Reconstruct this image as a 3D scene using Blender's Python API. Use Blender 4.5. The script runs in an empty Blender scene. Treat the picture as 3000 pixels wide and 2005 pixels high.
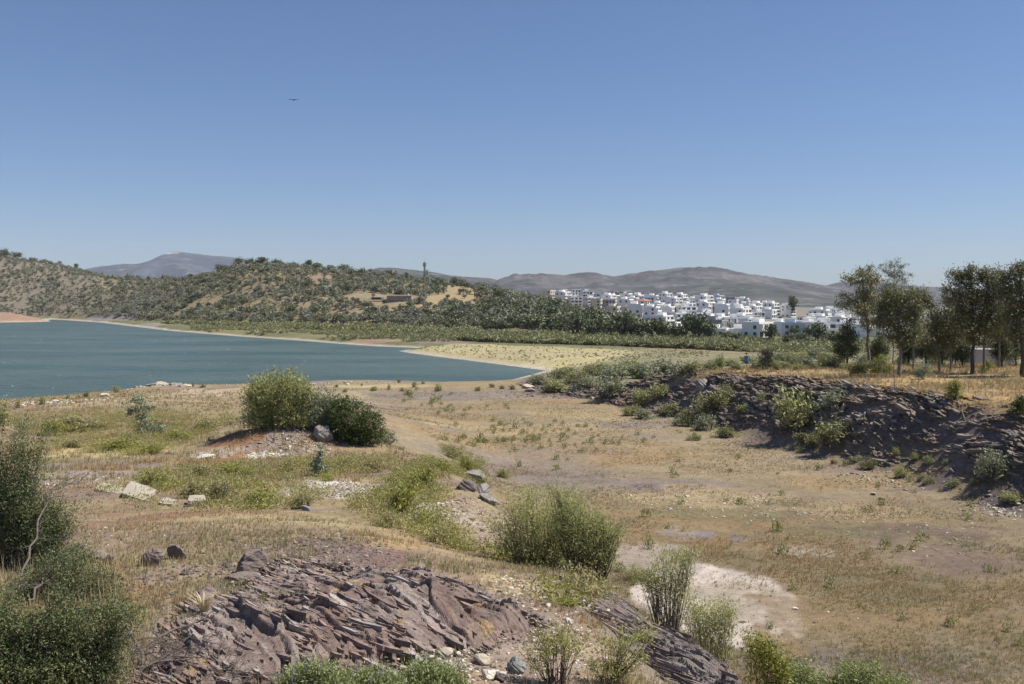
import bpy, math
import numpy as np
from mathutils import Vector

sc = bpy.context.scene
# ------------------------------------------------------------------ camera, light, exposure
FPX, V0, H = 2917.0, 885.0, 16.0            # focal length and horizon row in photo pixels, eye height above the lake
cam_d = bpy.data.cameras.new("camera")
cam_d.sensor_width = 36.0
cam_d.lens = 36.0 * FPX / 3000.0
cam_d.shift_y = -(1002.5 - V0) / 3000.0
cam_d.clip_start = 0.1
cam_d.clip_end = 60000.0
cam = bpy.data.objects.new("camera", cam_d)
sc.collection.objects.link(cam)
cam.location = (0, 0, H)
cam.rotation_euler = (math.radians(90), 0, 0)
sc.camera = cam

SUN_EL, SUN_AZ = math.radians(55), math.radians(5)     # azimuth measured from +x towards +y
world = bpy.data.worlds.new("World")
sc.world = world
world.use_nodes = True
wn = world.node_tree.nodes
sky = wn.new("ShaderNodeTexSky")
sky.sky_type = 'NISHITA'
sky.sun_disc = False
sky.sun_elevation = SUN_EL
sky.sun_rotation = math.radians(90) - SUN_AZ
sky.altitude = 2000.0
sky.air_density = 1.1
sky.dust_density = 2.2
sky.ozone_density = 9.0
bg = wn["Background"]
bg.inputs["Strength"].default_value = 0.069
world.node_tree.links.new(sky.outputs[0], bg.inputs["Color"])

sun_d = bpy.data.lights.new("sun", 'SUN')
sun_d.energy = 4.6
sun_d.angle = math.radians(0.53)
sun_d.color = (1.0, 0.93, 0.82)
sun = bpy.data.objects.new("sun", sun_d)
sc.collection.objects.link(sun)
to_sun = Vector((math.cos(SUN_EL) * math.cos(SUN_AZ), math.cos(SUN_EL) * math.sin(SUN_AZ), math.sin(SUN_EL)))
sun.rotation_euler = (-to_sun).to_track_quat('-Z', 'Y').to_euler()
sun.location = (200, 50, 300)

sc.view_settings.view_transform = 'Standard'
sc.view_settings.look = 'None'
sc.view_settings.exposure = 0.6
sc.view_settings.gamma = 1.0
sc.cycles.max_bounces = 7
sc.cycles.diffuse_bounces = 4
sc.cycles.glossy_bounces = 2
sc.cycles.transmission_bounces = 2
sc.cycles.transparent_max_bounces = 4
sc.cycles.volume_bounces = 0
sc.cycles.use_denoising = True
sc.cycles.sample_clamp_indirect = 3.0

# ------------------------------------------------------------------ noise
def _h(ix, iy, seed):
    n = (ix.astype(np.int64) * 374761393 + iy.astype(np.int64) * 668265263 + seed * 1442695041) & 0xFFFFFFFF
    n = ((n ^ (n >> 13)) * 1274126177) & 0xFFFFFFFF
    n = ((n ^ (n >> 16)) * 2246822519) & 0xFFFFFFFF
    return ((n ^ (n >> 15)) & 0xFFFFFF) / float(0xFFFFFF)

def vnoise(x, y, seed=0):
    """smooth value noise, -1..1"""
    x = np.asarray(x, float); y = np.asarray(y, float)
    ix = np.floor(x); iy = np.floor(y)
    fx = x - ix; fy = y - iy
    fx = fx * fx * fx * (fx * (fx * 6 - 15) + 10); fy = fy * fy * fy * (fy * (fy * 6 - 15) + 10)
    a = _h(ix, iy, seed); b = _h(ix + 1, iy, seed); c = _h(ix, iy + 1, seed); d = _h(ix + 1, iy + 1, seed)
    return 2 * ((a * (1 - fx) + b * fx) * (1 - fy) + (c * (1 - fx) + d * fx) * fy) - 1

def fbm(x, y, octv=4, seed=0, gain=0.5, lac=2.03):
    s = 0; a = 1.0; t = 0
    for o in range(octv):
        s = s + a * vnoise(x + 17.3 * o, y - 9.1 * o, seed + o * 7)
        t += a; a *= gain; x = x * lac; y = y * lac
    return s / t

def ridged(x, y, octv=4, seed=0):
    s = 0; a = 1.0; t = 0
    for o in range(octv):
        s = s + a * (1 - np.abs(vnoise(x + 31.7 * o, y + 5.3 * o, seed + o * 11)))
        t += a; a *= 0.5; x = x * 2.1; y = y * 2.1
    return s / t

def worley(x, y, seed=0):
    """nearest cell: distance, second distance, random id, offset to cell point"""
    ix = np.floor(x); iy = np.floor(y)
    b1 = np.full(x.shape, 9.0); b2 = np.full(x.shape, 9.0)
    rid = np.zeros(x.shape); ox = np.zeros(x.shape); oy = np.zeros(x.shape)
    for dx in (-1, 0, 1):
        for dy in (-1, 0, 1):
            cx = ix + dx; cy = iy + dy
            px = cx + _h(cx, cy, seed + 1); py = cy + _h(cx, cy, seed + 2)
            d = np.hypot(px - x, py - y)
            m = d < b1
            b2 = np.where(m, b1, np.minimum(b2, d))
            b1 = np.where(m, d, b1)
            rid = np.where(m, _h(cx, cy, seed + 3), rid)
            ox = np.where(m, x - px, ox); oy = np.where(m, y - py, oy)
    return b1, b2, rid, ox, oy

def sstep(a, b, x):
    t = np.clip((x - a) / (b - a), 0, 1)
    return t * t * (3 - 2 * t)

def sdpoly(x, y, P):
    """signed distance to a closed polygon, positive inside"""
    P = np.asarray(P, float)
    d2 = np.full(x.shape, 1e18); ins = np.zeros(x.shape, bool)
    for i in range(len(P)):
        ax, ay = P[i]; bx, by = P[(i + 1) % len(P)]
        ex, ey = bx - ax, by - ay
        t = np.clip(((x - ax) * ex + (y - ay) * ey) / (ex * ex + ey * ey + 1e-12), 0, 1)
        d2 = np.minimum(d2, (x - ax - t * ex) ** 2 + (y - ay - t * ey) ** 2)
        c = (ay > y) != (by > y)
        ins ^= c & (x < ex * (y - ay) / (ey if ey != 0 else 1e-12) + ax)
    d = np.sqrt(d2)
    return np.where(ins, d, -d)

# ------------------------------------------------------------------ terrain
def XZ(u, v, Y):
    return (u - 1500.0) / FPX * Y, H - (v - V0) / FPX * Y

def shore(u, v):
    Y = H * FPX / (v - V0)
    return ((u - 1500.0) / FPX * Y, Y)

WATER = [shore(*p) for p in [(-700, 1235), (-250, 1212), (0, 1196), (120, 1180), (250, 1165), (340, 1146), (440, 1131), (520, 1131), (600, 1135), (700, 1134),
         (800, 1130), (935, 1124), (1100, 1122), (1200, 1125), (1300, 1128), (1400, 1126), (1480, 1118), (1540, 1103), (1602, 1086),
         (1500, 1073), (1400, 1060), (1280, 1045), (1210, 1036), (1168, 1029), (1200, 1024.5), (1240, 1021), (1190, 1018.5), (1100, 1015), (1000, 1008), (850, 996), (700, 986),
         (600, 978), (500, 970), (400, 958), (340, 951), (300, 946), (200, 939), (150, 936.5), (138, 939), (150, 942), (120, 943.5), (0, 945.5), (-300, 947), (-700, 950)]]

HILL = [(3.6, -8), (5.5, 4), (4.6, 10), (3.75, 15), (3.15, 20), (2.1, 24), (0.6, 30), (-1.0, 38), (-4.2, 55), (-7, 68), (-9.3, 78), (-13, 95), (-21, 118),
        (-32, 140), (-45, 175), (-300, 220), (-300, -40), (0, -40)]
PLAT = [(60, 50), (43.2, 70), (40.1, 78), (37.7, 88), (33.9, 101), (30.7, 112), (25, 130), (19.9, 145), (13.7, 160), (6.5, 178), (6, 200), (14, 330), (400, 330), (400, 40)]

_hp = []
for (u, v, Y) in [(-400, 2005, 11), (0, 2005, 10.7), (500, 2005, 10.7), (1000, 2005, 11), (1500, 2005, 12), (2000, 2005, 13), (2240, 2005, 15),
                  (-400, 1800, 14.3), (0, 1800, 14.3), (500, 1800, 14.3), (1000, 1800, 14.4), (1400, 1810, 14.6), (1800, 1810, 17.2), (1960, 1830, 20), (2080, 1880, 18.5), (2180, 1960, 16.5),
                  (-400, 1650, 19.5), (0, 1650, 19.5), (300, 1650, 19.5), (800, 1650, 19.2), (1200, 1660, 19.2), (1500, 1700, 18.7), (1700, 1710, 20.5), (1760, 1690, 24), (1870, 1760, 22),
                  (-400, 1560, 24), (0, 1560, 24), (300, 1560, 24), (600, 1548, 24.5), (900, 1550, 24.5), (1100, 1572, 23.5), (1250, 1625, 21.5), (1400, 1650, 22),
                  (1300, 1560, 31), (1450, 1570, 29.5), (1600, 1640, 26),
                  (0, 1490, 33), (400, 1490, 33), (900, 1490, 33), (1150, 1500, 33), (1350, 1500, 35), (1420, 1480, 37),
                  (0, 1450, 38), (400, 1450, 38), (800, 1450, 38), (1100, 1450, 39), (1390, 1430, 41),
                  (-200, 1370, 54), (100, 1370, 54), (500, 1370, 54), (900, 1372, 53), (1200, 1380, 51), (1290, 1360, 55),
                  (-200, 1325, 64), (100, 1320, 66), (500, 1320, 66), (800, 1322, 65), (1100, 1320, 66), (1180, 1320, 67),
                  (-200, 1255, 82), (100, 1255, 82), (500, 1255, 82), (820, 1255, 80), (1050, 1275, 78), (1130, 1300, 76),
                  (-200, 1210, 100), (300, 1195, 105), (700, 1190, 110), (950, 1200, 105), (-200, 1195, 125), (300, 1165, 130), (600, 1158, 140), (700, 1155, 145)]:
    x, z = XZ(u, v, Y); _hp.append((x, Y, z))
_hp += [(-3, 3, 14.1), (0, 3, 14.1), (3, 3, 13.9), (0, -2, 14.4), (3.5, 8, 12.2), (-4, 6, 13.2), (4, 5, 13.4)]
_hp = np.array(_hp)

def _tf(x, y):
    yy = np.maximum(y, 2.0)
    return (np.clip(x / yy, -1.2, 1.2) * 3.0, np.log(yy) * 1.9)

def _U(r2):
    return r2 * np.log(r2 + 1e-9)

_ta, _tb = _tf(_hp[:, 0], _hp[:, 1])
_n = len(_hp)
_K = _U((_ta[:, None] - _ta[None]) ** 2 + (_tb[:, None] - _tb[None]) ** 2) + np.eye(_n) * 0.002
_Pm = np.stack([np.ones(_n), _ta, _tb], 1)
_A = np.zeros((_n + 3, _n + 3)); _A[:_n, :_n] = _K; _A[:_n, _n:] = _Pm; _A[_n:, :_n] = _Pm.T
_w = np.linalg.solve(_A, np.concatenate([_hp[:, 2], np.zeros(3)]))

def hill_z(x, y):
    a, b = _tf(x, y)
    s = _w[_n] + _w[_n + 1] * a + _w[_n + 2] * b
    for i in range(_n):
        s = s + _w[i] * _U((a - _ta[i]) ** 2 + (b - _tb[i]) ** 2)
    return s

_cu = np.array([-900, -300, 0, 130, 220, 320, 420, 520, 620, 700, 780, 880, 960, 1060, 1150, 1250, 1350, 1450, 1550, 1650, 1750, 1850, 1950, 2050])
_cv = np.array([735, 738, 748, 766, 784, 808, 818, 817, 800, 781, 775, 777, 785, 797, 806, 820, 832, 850, 868, 893, 922, 952, 978, 1010])
_cY = np.array([1350, 1350, 1350, 1300, 1260, 1200, 1120, 1040, 970, 930, 900, 890, 880, 860, 845, 820, 790, 750, 700, 640, 580, 520, 480, 470])
_cF = np.array([930, 930, 930, 920, 880, 830, 760, 700, 660, 640, 625, 612, 600, 590, 580, 570, 550, 530, 500, 460, 440, 430, 430, 430])
_tu = np.array([1400, 1560, 1650, 1750, 1900, 2100, 2250, 2400, 2600, 3000])
_tz = np.array([1.0, 17.5, 16.6, 15.4, 13.6, 10.6, 6.6, 2.8, 1.8, 1.6])

def far_z(x, y):
    yy = np.maximum(y, 100.0)
    u = 1500 + FPX * np.clip(x / yy, -1.0, 1.0)
    cY = np.interp(u, _cu, _cY); cF = np.interp(u, _cu, _cF)
    cz = H - (np.interp(u, _cu, _cv) + 9 - V0) / FPX * cY
    t = (y - cF) / (cY - cF)
    g = np.where(t < 1, np.sin(np.clip(t, 0, 1) * math.pi / 2) ** 1.15, np.maximum(1 - 0.35 * (t - 1), 0))
    lump = fbm(x / 90, y / 90, 4, 3) * 5.0 * np.clip(t * 2.5, 0, 1) * np.clip((1.15 - t) * 1.6, 0.15, 1)
    ha = np.where(t > 0, 2.2 + (cz - 2.2) * g + lump * np.clip((cz - 5) / 30, 0.05, 1), -5)
    ha = np.where(u > 2050, -5, ha)
    tz = np.interp(u, _tu, _tz)
    ht = np.where(u > 1400, 1.0 + (tz - 1) * np.clip((y - 400) / 440, 0, 1.04) ** 1.35, -5)
    ht = np.where(y > 1100, np.minimum(ht, 17), ht)
    fl = np.where(y > 240, 0.5 + 1.0 * sstep(240, 420, y), -5)
    return np.maximum(np.maximum(ha, ht), fl)

def plat_z(x, y):
    z = np.interp(x, [5, 10, 14, 20, 26, 32, 36, 45], [1.9, 3.2, 4.3, 6.0, 7.0, 7.7, 7.8, 7.9])
    return 1.5 + (z - 1.5) * (1 - 0.8 * sstep(126, 172, y))

def terr(x, y, fine=True):
    x = np.asarray(x, float); y = np.asarray(y, float)
    shp = x.shape; x = x.ravel(); y = y.ravel()
    bed = 1.6 - 0.4 * sstep(80, 170, y) + 0.12 * fbm(x / 14, y / 20, 3, 21)
    near = y < 260
    z = bed.copy()
    xn, yn = x[near], y[near]
    if xn.size:
        sdh = sdpoly(xn + 0.5 * vnoise(xn / 2.2, yn / 2.2, 5), yn, HILL)
        wdt = np.interp(yn, [0, 15, 30, 60, 100, 160], [6, 6.5, 7.5, 9, 14, 22])
        wh = sstep(-1, 0.12, sdh / wdt)
        hz = hill_z(xn, yn)
        cx, cy = -15.4, 68.0
        hz = hz + 1.45 * np.exp(-(((xn - cx) / 5.0) ** 2 + ((yn - cy) / 3.6) ** 2) ** 1.4)
        hz = hz + 0.10 * fbm(xn / 3.0, yn / 3.0, 3, 31) * np.clip(yn / 25, 0.3, 1)
        sdp = sdpoly(xn + 1.2 * vnoise(xn / 7, yn / 7, 8), yn + 1.2 * vnoise(xn / 6, yn / 6, 9), PLAT)
        wp = sstep(-8.0, 0.8, sdp)
        pz = plat_z(xn, yn) + 0.15 * fbm(xn / 5, yn / 5, 3, 41)
        zz = bed[near]
        zz = zz + (np.maximum(pz, zz) - zz) * wp
        zz = zz + (hz - zz) * wh
        z[near] = zz
    z = np.maximum(z, np.where(y > 200, far_z(x, y), -5))
    z = z + 6.5 * np.exp(-((x + 452) / 60) ** 2 - ((y - 838) / 42) ** 2)
    sdw = sdpoly(x, y, WATER)
    z = np.where(sdw > 0, -0.06 - np.minimum(0.07 * sdw, 3.0), np.minimum(z, 0.06 + 0.13 * (-sdw) + 0.004 * sdw * sdw))
    if fine:
        far = np.clip((y - 300) / 300, 0, 1)
        z = np.where(sdw < -1, z + far * 0.6 * fbm(x / 12, y / 12, 3, 51) + (1 - far) * 0.035 * fbm(x / 0.9, y / 0.9, 3, 61), z)
    return z.reshape(shp)

def hit(u, v, ymin=4.0, ymax=2600.0):
    """the point of the ground seen at a photo pixel (x, y, z)"""
    Y = np.exp(np.linspace(math.log(ymin), math.log(ymax), 900))
    x = (u - 1500.0) / FPX * Y
    z = H - (v - V0) / FPX * Y
    g = terr(x, Y) - z
    i = np.argmax(g >= 0)
    if g[i] < 0:
        i = len(Y) - 1
    if i == 0:
        y = Y[0]
    else:
        t = -g[i - 1] / (g[i] - g[i - 1] + 1e-12); y = Y[i - 1] + t * (Y[i] - Y[i - 1])
    if ymin >= 500 and (y > 1420 or g[i] < 0) and u < 1900:      # looking just over the crest: stand it on the crest
        y = float(np.interp(u, _cu, _cY)) * .985
    xx = (u - 1500.0) / FPX * y
    return float(xx), float(y), float(terr(np.array([xx]), np.array([y]))[0])

def gz(x, y):
    return float(terr(np.array([x]), np.array([y]))[0])

# ------------------------------------------------------------------ objects and meshes
COL = sc.collection.objects

def mk_mesh(name, V, F, mats=(), mi=None, cols=None, smooth=False):
    """V (n,3); F: list of (m,k) arrays"""
    me = bpy.data.meshes.new(name)
    V = np.ascontiguousarray(V, np.float32)
    Fs = [np.asarray(f, np.int32) for f in (F if isinstance(F, list) else [F]) if len(f)]
    me.vertices.add(len(V)); me.vertices.foreach_set("co", V.ravel())
    tot = np.concatenate([np.full(len(f), f.shape[1], np.int32) for f in Fs])
    loops = np.concatenate([f.ravel() for f in Fs])
    start = np.concatenate([[0], np.cumsum(tot)[:-1]]).astype(np.int32)
    me.loops.add(len(loops)); me.loops.foreach_set("vertex_index", loops)
    me.polygons.add(len(tot)); me.polygons.foreach_set("loop_start", start); me.polygons.foreach_set("loop_total", tot)
    if mi is not None:
        me.polygons.foreach_set("material_index", np.asarray(mi, np.int32))
    me.polygons.foreach_set("use_smooth", np.full(len(tot), bool(smooth)))
    for m in mats:
        me.materials.append(m)
    if cols is not None:
        a = me.attributes.new("Col", 'FLOAT_COLOR', 'POINT')
        c4 = np.ones((len(V), 4), np.float32); c4[:, :3] = cols
        a.data.foreach_set("color", c4.ravel())
    me.update(calc_edges=True)
    return me

def obj(name, me, parent=None, loc=None, rz=0.0):
    o = bpy.data.objects.new(name, me)
    COL.link(o)
    if parent is not None:
        o.parent = parent
    if loc is not None:
        o.location = loc
    if rz:
        o.rotation_euler = (0, 0, rz)
    return o

def tag(o, label=None, cat=None, group=None, kind=None):
    if label: o["label"] = label
    if cat: o["category"] = cat
    if group: o["group"] = group
    if kind: o["kind"] = kind
    return o

def empty(name, loc, rz=0.0):
    o = bpy.data.objects.new(name, None)
    o.empty_display_size = 0.3
    COL.link(o); o.location = loc; o.rotation_euler = (0, 0, rz)
    return o

def copy_tree(root, loc, rz=0.0, s=1.0):
    c = root.copy(); COL.link(c); c.location = loc; c.rotation_euler = (0, 0, rz); c.scale = (s, s, s) if not isinstance(s, tuple) else s
    for ch in list(root.children):
        d = ch.copy(); COL.link(d); d.parent = c
        for g in list(ch.children):
            e = g.copy(); COL.link(e); e.parent = d
    return c

class MB:
    """collects vertices and faces of one mesh"""
    def __init__(self):
        self.V = []; self.F3 = []; self.F4 = []; self.M3 = []; self.M4 = []; self.n = 0
    def add(self, V, F, mi=0):
        V = np.asarray(V, float); F = np.asarray(F, int)
        if not len(F): return
        self.V.append(V)
        if F.shape[1] == 3: self.F3.append(F + self.n); self.M3.append(np.full(len(F), mi))
        else: self.F4.append(F + self.n); self.M4.append(np.full(len(F), mi))
        self.n += len(V)
    def box(self, x0, x1, y0, y1, z0, z1, mi=0):
        V = [(x0, y0, z0), (x1, y0, z0), (x1, y1, z0), (x0, y1, z0), (x0, y0, z1), (x1, y0, z1), (x1, y1, z1), (x0, y1, z1)]
        self.add(V, [(0, 3, 2, 1), (4, 5, 6, 7), (0, 1, 5, 4), (1, 2, 6, 5), (2, 3, 7, 6), (3, 0, 4, 7)], mi)
    def tube(self, P, R, n=6, mi=0):
        P = np.asarray(P, float); k = len(P)
        R = np.broadcast_to(np.asarray(R, float), (k,))
        T = np.gradient(P, axis=0); T /= np.linalg.norm(T, axis=1)[:, None] + 1e-9
        ref = np.array([0.31, 0.95, 0.07]) if abs(T[0, 2]) > 0.6 else np.array([0.02, 0.1, 1.0])
        A = np.cross(T, ref); A /= np.linalg.norm(A, axis=1)[:, None] + 1e-9
        B = np.cross(T, A)
        an = np.linspace(0, 2 * math.pi, n, endpoint=False)
        V = (P[:, None] + R[:, None, None] * (np.cos(an)[None, :, None] * A[:, None] + np.sin(an)[None, :, None] * B[:, None])).reshape(-1, 3)
        i = np.arange(k - 1)[:, None] * n; j = np.arange(n)[None]
        F = np.stack([i + j, i + (j + 1) % n, i + n + (j + 1) % n, i + n + j], -1).reshape(-1, 4)
        self.add(V, F, mi)
    def mesh(self, name, mats, smooth=False):
        F = []; M = []
        if self.F3: F.append(np.concatenate(self.F3)); M.append(np.concatenate(self.M3))
        if self.F4: F.append(np.concatenate(self.F4)); M.append(np.concatenate(self.M4))
        return mk_mesh(name, np.concatenate(self.V), F, mats, np.concatenate(M), smooth=smooth)

# ------------------------------------------------------------------ materials
def _nodes(name):
    m = bpy.data.materials.new(name); m.use_nodes = True
    nt = m.node_tree
    return m, nt.nodes, nt.links, nt.nodes["Principled BSDF"]

def mat_plain(name, col, rough=0.8, var=0.12, scale=3.0, bump=0.0, spec=0.3):
    m, N, L, B = _nodes(name)
    B.inputs["Roughness"].default_value = rough
    B.inputs["Specular IOR Level"].default_value = spec
    tc = N.new("ShaderNodeTexCoord")
    nz = N.new("ShaderNodeTexNoise"); nz.inputs["Scale"].default_value = scale; nz.inputs["Detail"].default_value = 6
    L.new(tc.outputs["Object"], nz.inputs["Vector"])
    mp = N.new("ShaderNodeMapRange"); mp.inputs["From Min"].default_value = 0.25; mp.inputs["From Max"].default_value = 0.75
    mp.inputs["To Min"].default_value = 1 - var; mp.inputs["To Max"].default_value = 1 + var
    L.new(nz.outputs["Fac"], mp.inputs["Value"])
    mx = N.new("ShaderNodeMix"); mx.data_type = 'RGBA'; mx.blend_type = 'MULTIPLY'; mx.inputs["Factor"].default_value = 1
    mx.inputs["A"].default_value = (*col, 1)
    L.new(mp.outputs["Result"], mx.inputs["B"])
    L.new(mx.outputs["Result"], B.inputs["Base Color"])
    if bump:
        bp = N.new("ShaderNodeBump"); bp.inputs["Strength"].default_value = bump; bp.inputs["Distance"].default_value = 0.05
        L.new(nz.outputs["Fac"], bp.inputs["Height"]); L.new(bp.outputs["Normal"], B.inputs["Normal"])
    return m

def mat_leaf(name, c1, c2, trans=0.25, c3=None, gain=1.6):
    """leaf colour varies from leaf to leaf between c1 and c2 (and a few of c3)"""
    m, N, L, B = _nodes(name)
    g = N.new("ShaderNodeNewGeometry")
    c1 = tuple(min(.5, q * gain) for q in c1); c2 = tuple(min(.5, q * gain) for q in c2); c3 = tuple(min(.5, q * gain) for q in c3) if c3 else None
    cr = N.new("ShaderNodeValToRGB")
    cr.color_ramp.elements[0].color = (*c1, 1); cr.color_ramp.elements[1].color = (*c2, 1)
    cr.color_ramp.elements[1].position = 0.85 if c3 else 1.0
    if c3:
        e = cr.color_ramp.elements.new(0.95); e.color = (*c3, 1)
    L.new(g.outputs["Random Per Island"], cr.inputs["Fac"])
    B.inputs["Roughness"].default_value = 0.55
    B.inputs["Specular IOR Level"].default_value = 0.25
    L.new(cr.outputs["Color"], B.inputs["Base Color"])
    tr = N.new("ShaderNodeBsdfTranslucent")
    L.new(cr.outputs["Color"], tr.inputs["Color"])
    mx = N.new("ShaderNodeMixShader"); mx.inputs["Fac"].default_value = trans
    L.new(B.outputs[0], mx.inputs[1]); L.new(tr.outputs[0], mx.inputs[2])
    L.new(mx.outputs[0], N["Material Output"].inputs["Surface"])
    return m

def mat_attr(name, scales=((0.8, 0.25), (6.0, 0.25), (40.0, 0.2)), bump=0.3, bdist=0.03, rough=0.95, bscale=25.0):
    """colour from the mesh's own colour attribute, broken up by noise at several scales"""
    m, N, L, B = _nodes(name)
    B.inputs["Roughness"].default_value = rough
    B.inputs["Specular IOR Level"].default_value = 0.15
    at = N.new("ShaderNodeAttribute"); at.attribute_name = "Col"
    tc = N.new("ShaderNodeTexCoord")
    cur = at.outputs["Color"]
    for sca, var in scales:
        nz = N.new("ShaderNodeTexNoise"); nz.inputs["Scale"].default_value = sca; nz.inputs["Detail"].default_value = 5; nz.inputs["Roughness"].default_value = 0.65
        L.new(tc.outputs["Object"], nz.inputs["Vector"])
        mp = N.new("ShaderNodeMapRange"); mp.inputs["From Min"].default_value = 0.3; mp.inputs["From Max"].default_value = 0.7
        mp.inputs["To Min"].default_value = 1 - var; mp.inputs["To Max"].default_value = 1 + var
        L.new(nz.outputs["Fac"], mp.inputs["Value"])
        mx = N.new("ShaderNodeMix"); mx.data_type = 'RGBA'; mx.blend_type = 'MULTIPLY'; mx.inputs["Factor"].default_value = 1
        L.new(cur, mx.inputs["A"]); L.new(mp.outputs["Result"], mx.inputs["B"])
        cur = mx.outputs["Result"]
    L.new(cur, B.inputs["Base Color"])
    if bump:
        nb = N.new("ShaderNodeTexNoise"); nb.inputs["Scale"].default_value = bscale; nb.inputs["Detail"].default_value = 6
        L.new(tc.outputs["Object"], nb.inputs["Vector"])
        bp = N.new("ShaderNodeBump"); bp.inputs["Strength"].default_value = bump; bp.inputs["Distance"].default_value = bdist
        L.new(nb.outputs["Fac"], bp.inputs["Height"]); L.new(bp.outputs["Normal"], B.inputs["Normal"])
    return m
# ------------------------------------------------------------------ ground
rng = np.random.default_rng(11)

def plan(pts):
    """photo pixels -> points of the ground plan"""
    return [hit(u, v)[:2] for u, v in pts]

def patch(u, v, du, dv):
    x, y, z = hit(u, v)
    y1 = hit(u, v - dv)[1]; y2 = hit(u, v + dv)[1]
    return x, y, du / FPX * y, max(0.25, min(abs(y1 - y2) / 2, y * 0.35))

ROCK_A = plan([(330, 2100), (350, 1950), (440, 1840), (470, 1770), (600, 1745), (700, 1690), (760, 1640), (880, 1622), (1000, 1650), (1100, 1672), (1230, 1680), (1330, 1695), (1450, 1750),
               (1600, 1800), (1670, 1835), (1620, 1870), (1500, 1905), (1400, 1945), (1260, 1975), (1180, 2010), (1100, 2100)])
ROCK_B = plan([(1640, 1625), (1730, 1640), (1850, 1715), (1950, 1760), (2020, 1800)]) + [(3.5, 19.4), (4.3, 18.2), (4.6, 16.2), (4.7, 14.2), (4.7, 12)] + \
    plan([(2050, 2100), (1930, 2030), (1880, 1950), (1800, 1870), (1700, 1790), (1630, 1710)])

def rock_masks(x, y):
    xa = x + 0.25 * vnoise(x / 0.9, y / 0.9, 71); ya = y + 0.25 * vnoise(x / 0.8, y / 0.8, 72)
    return sdpoly(xa, ya, ROCK_A), sdpoly(xa, ya, ROCK_B)

def mixc(c, k, w):
    w = np.clip(w, 0, 1)[:, None]
    return c * (1 - w) + np.asarray(k)[None] * w

TAN = (.235, .180, .108); OLIVE = (.172, .145, .075); ORANGE = (.250, .170, .085); GREYP = (.190, .152, .125); PALE = (.43, .355, .28); STRAW = (.330, .250, .125)
SLATE = (.178, .136, .120); RED = (.200, .108, .068); CREAM = (.47, .41, .29)

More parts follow.
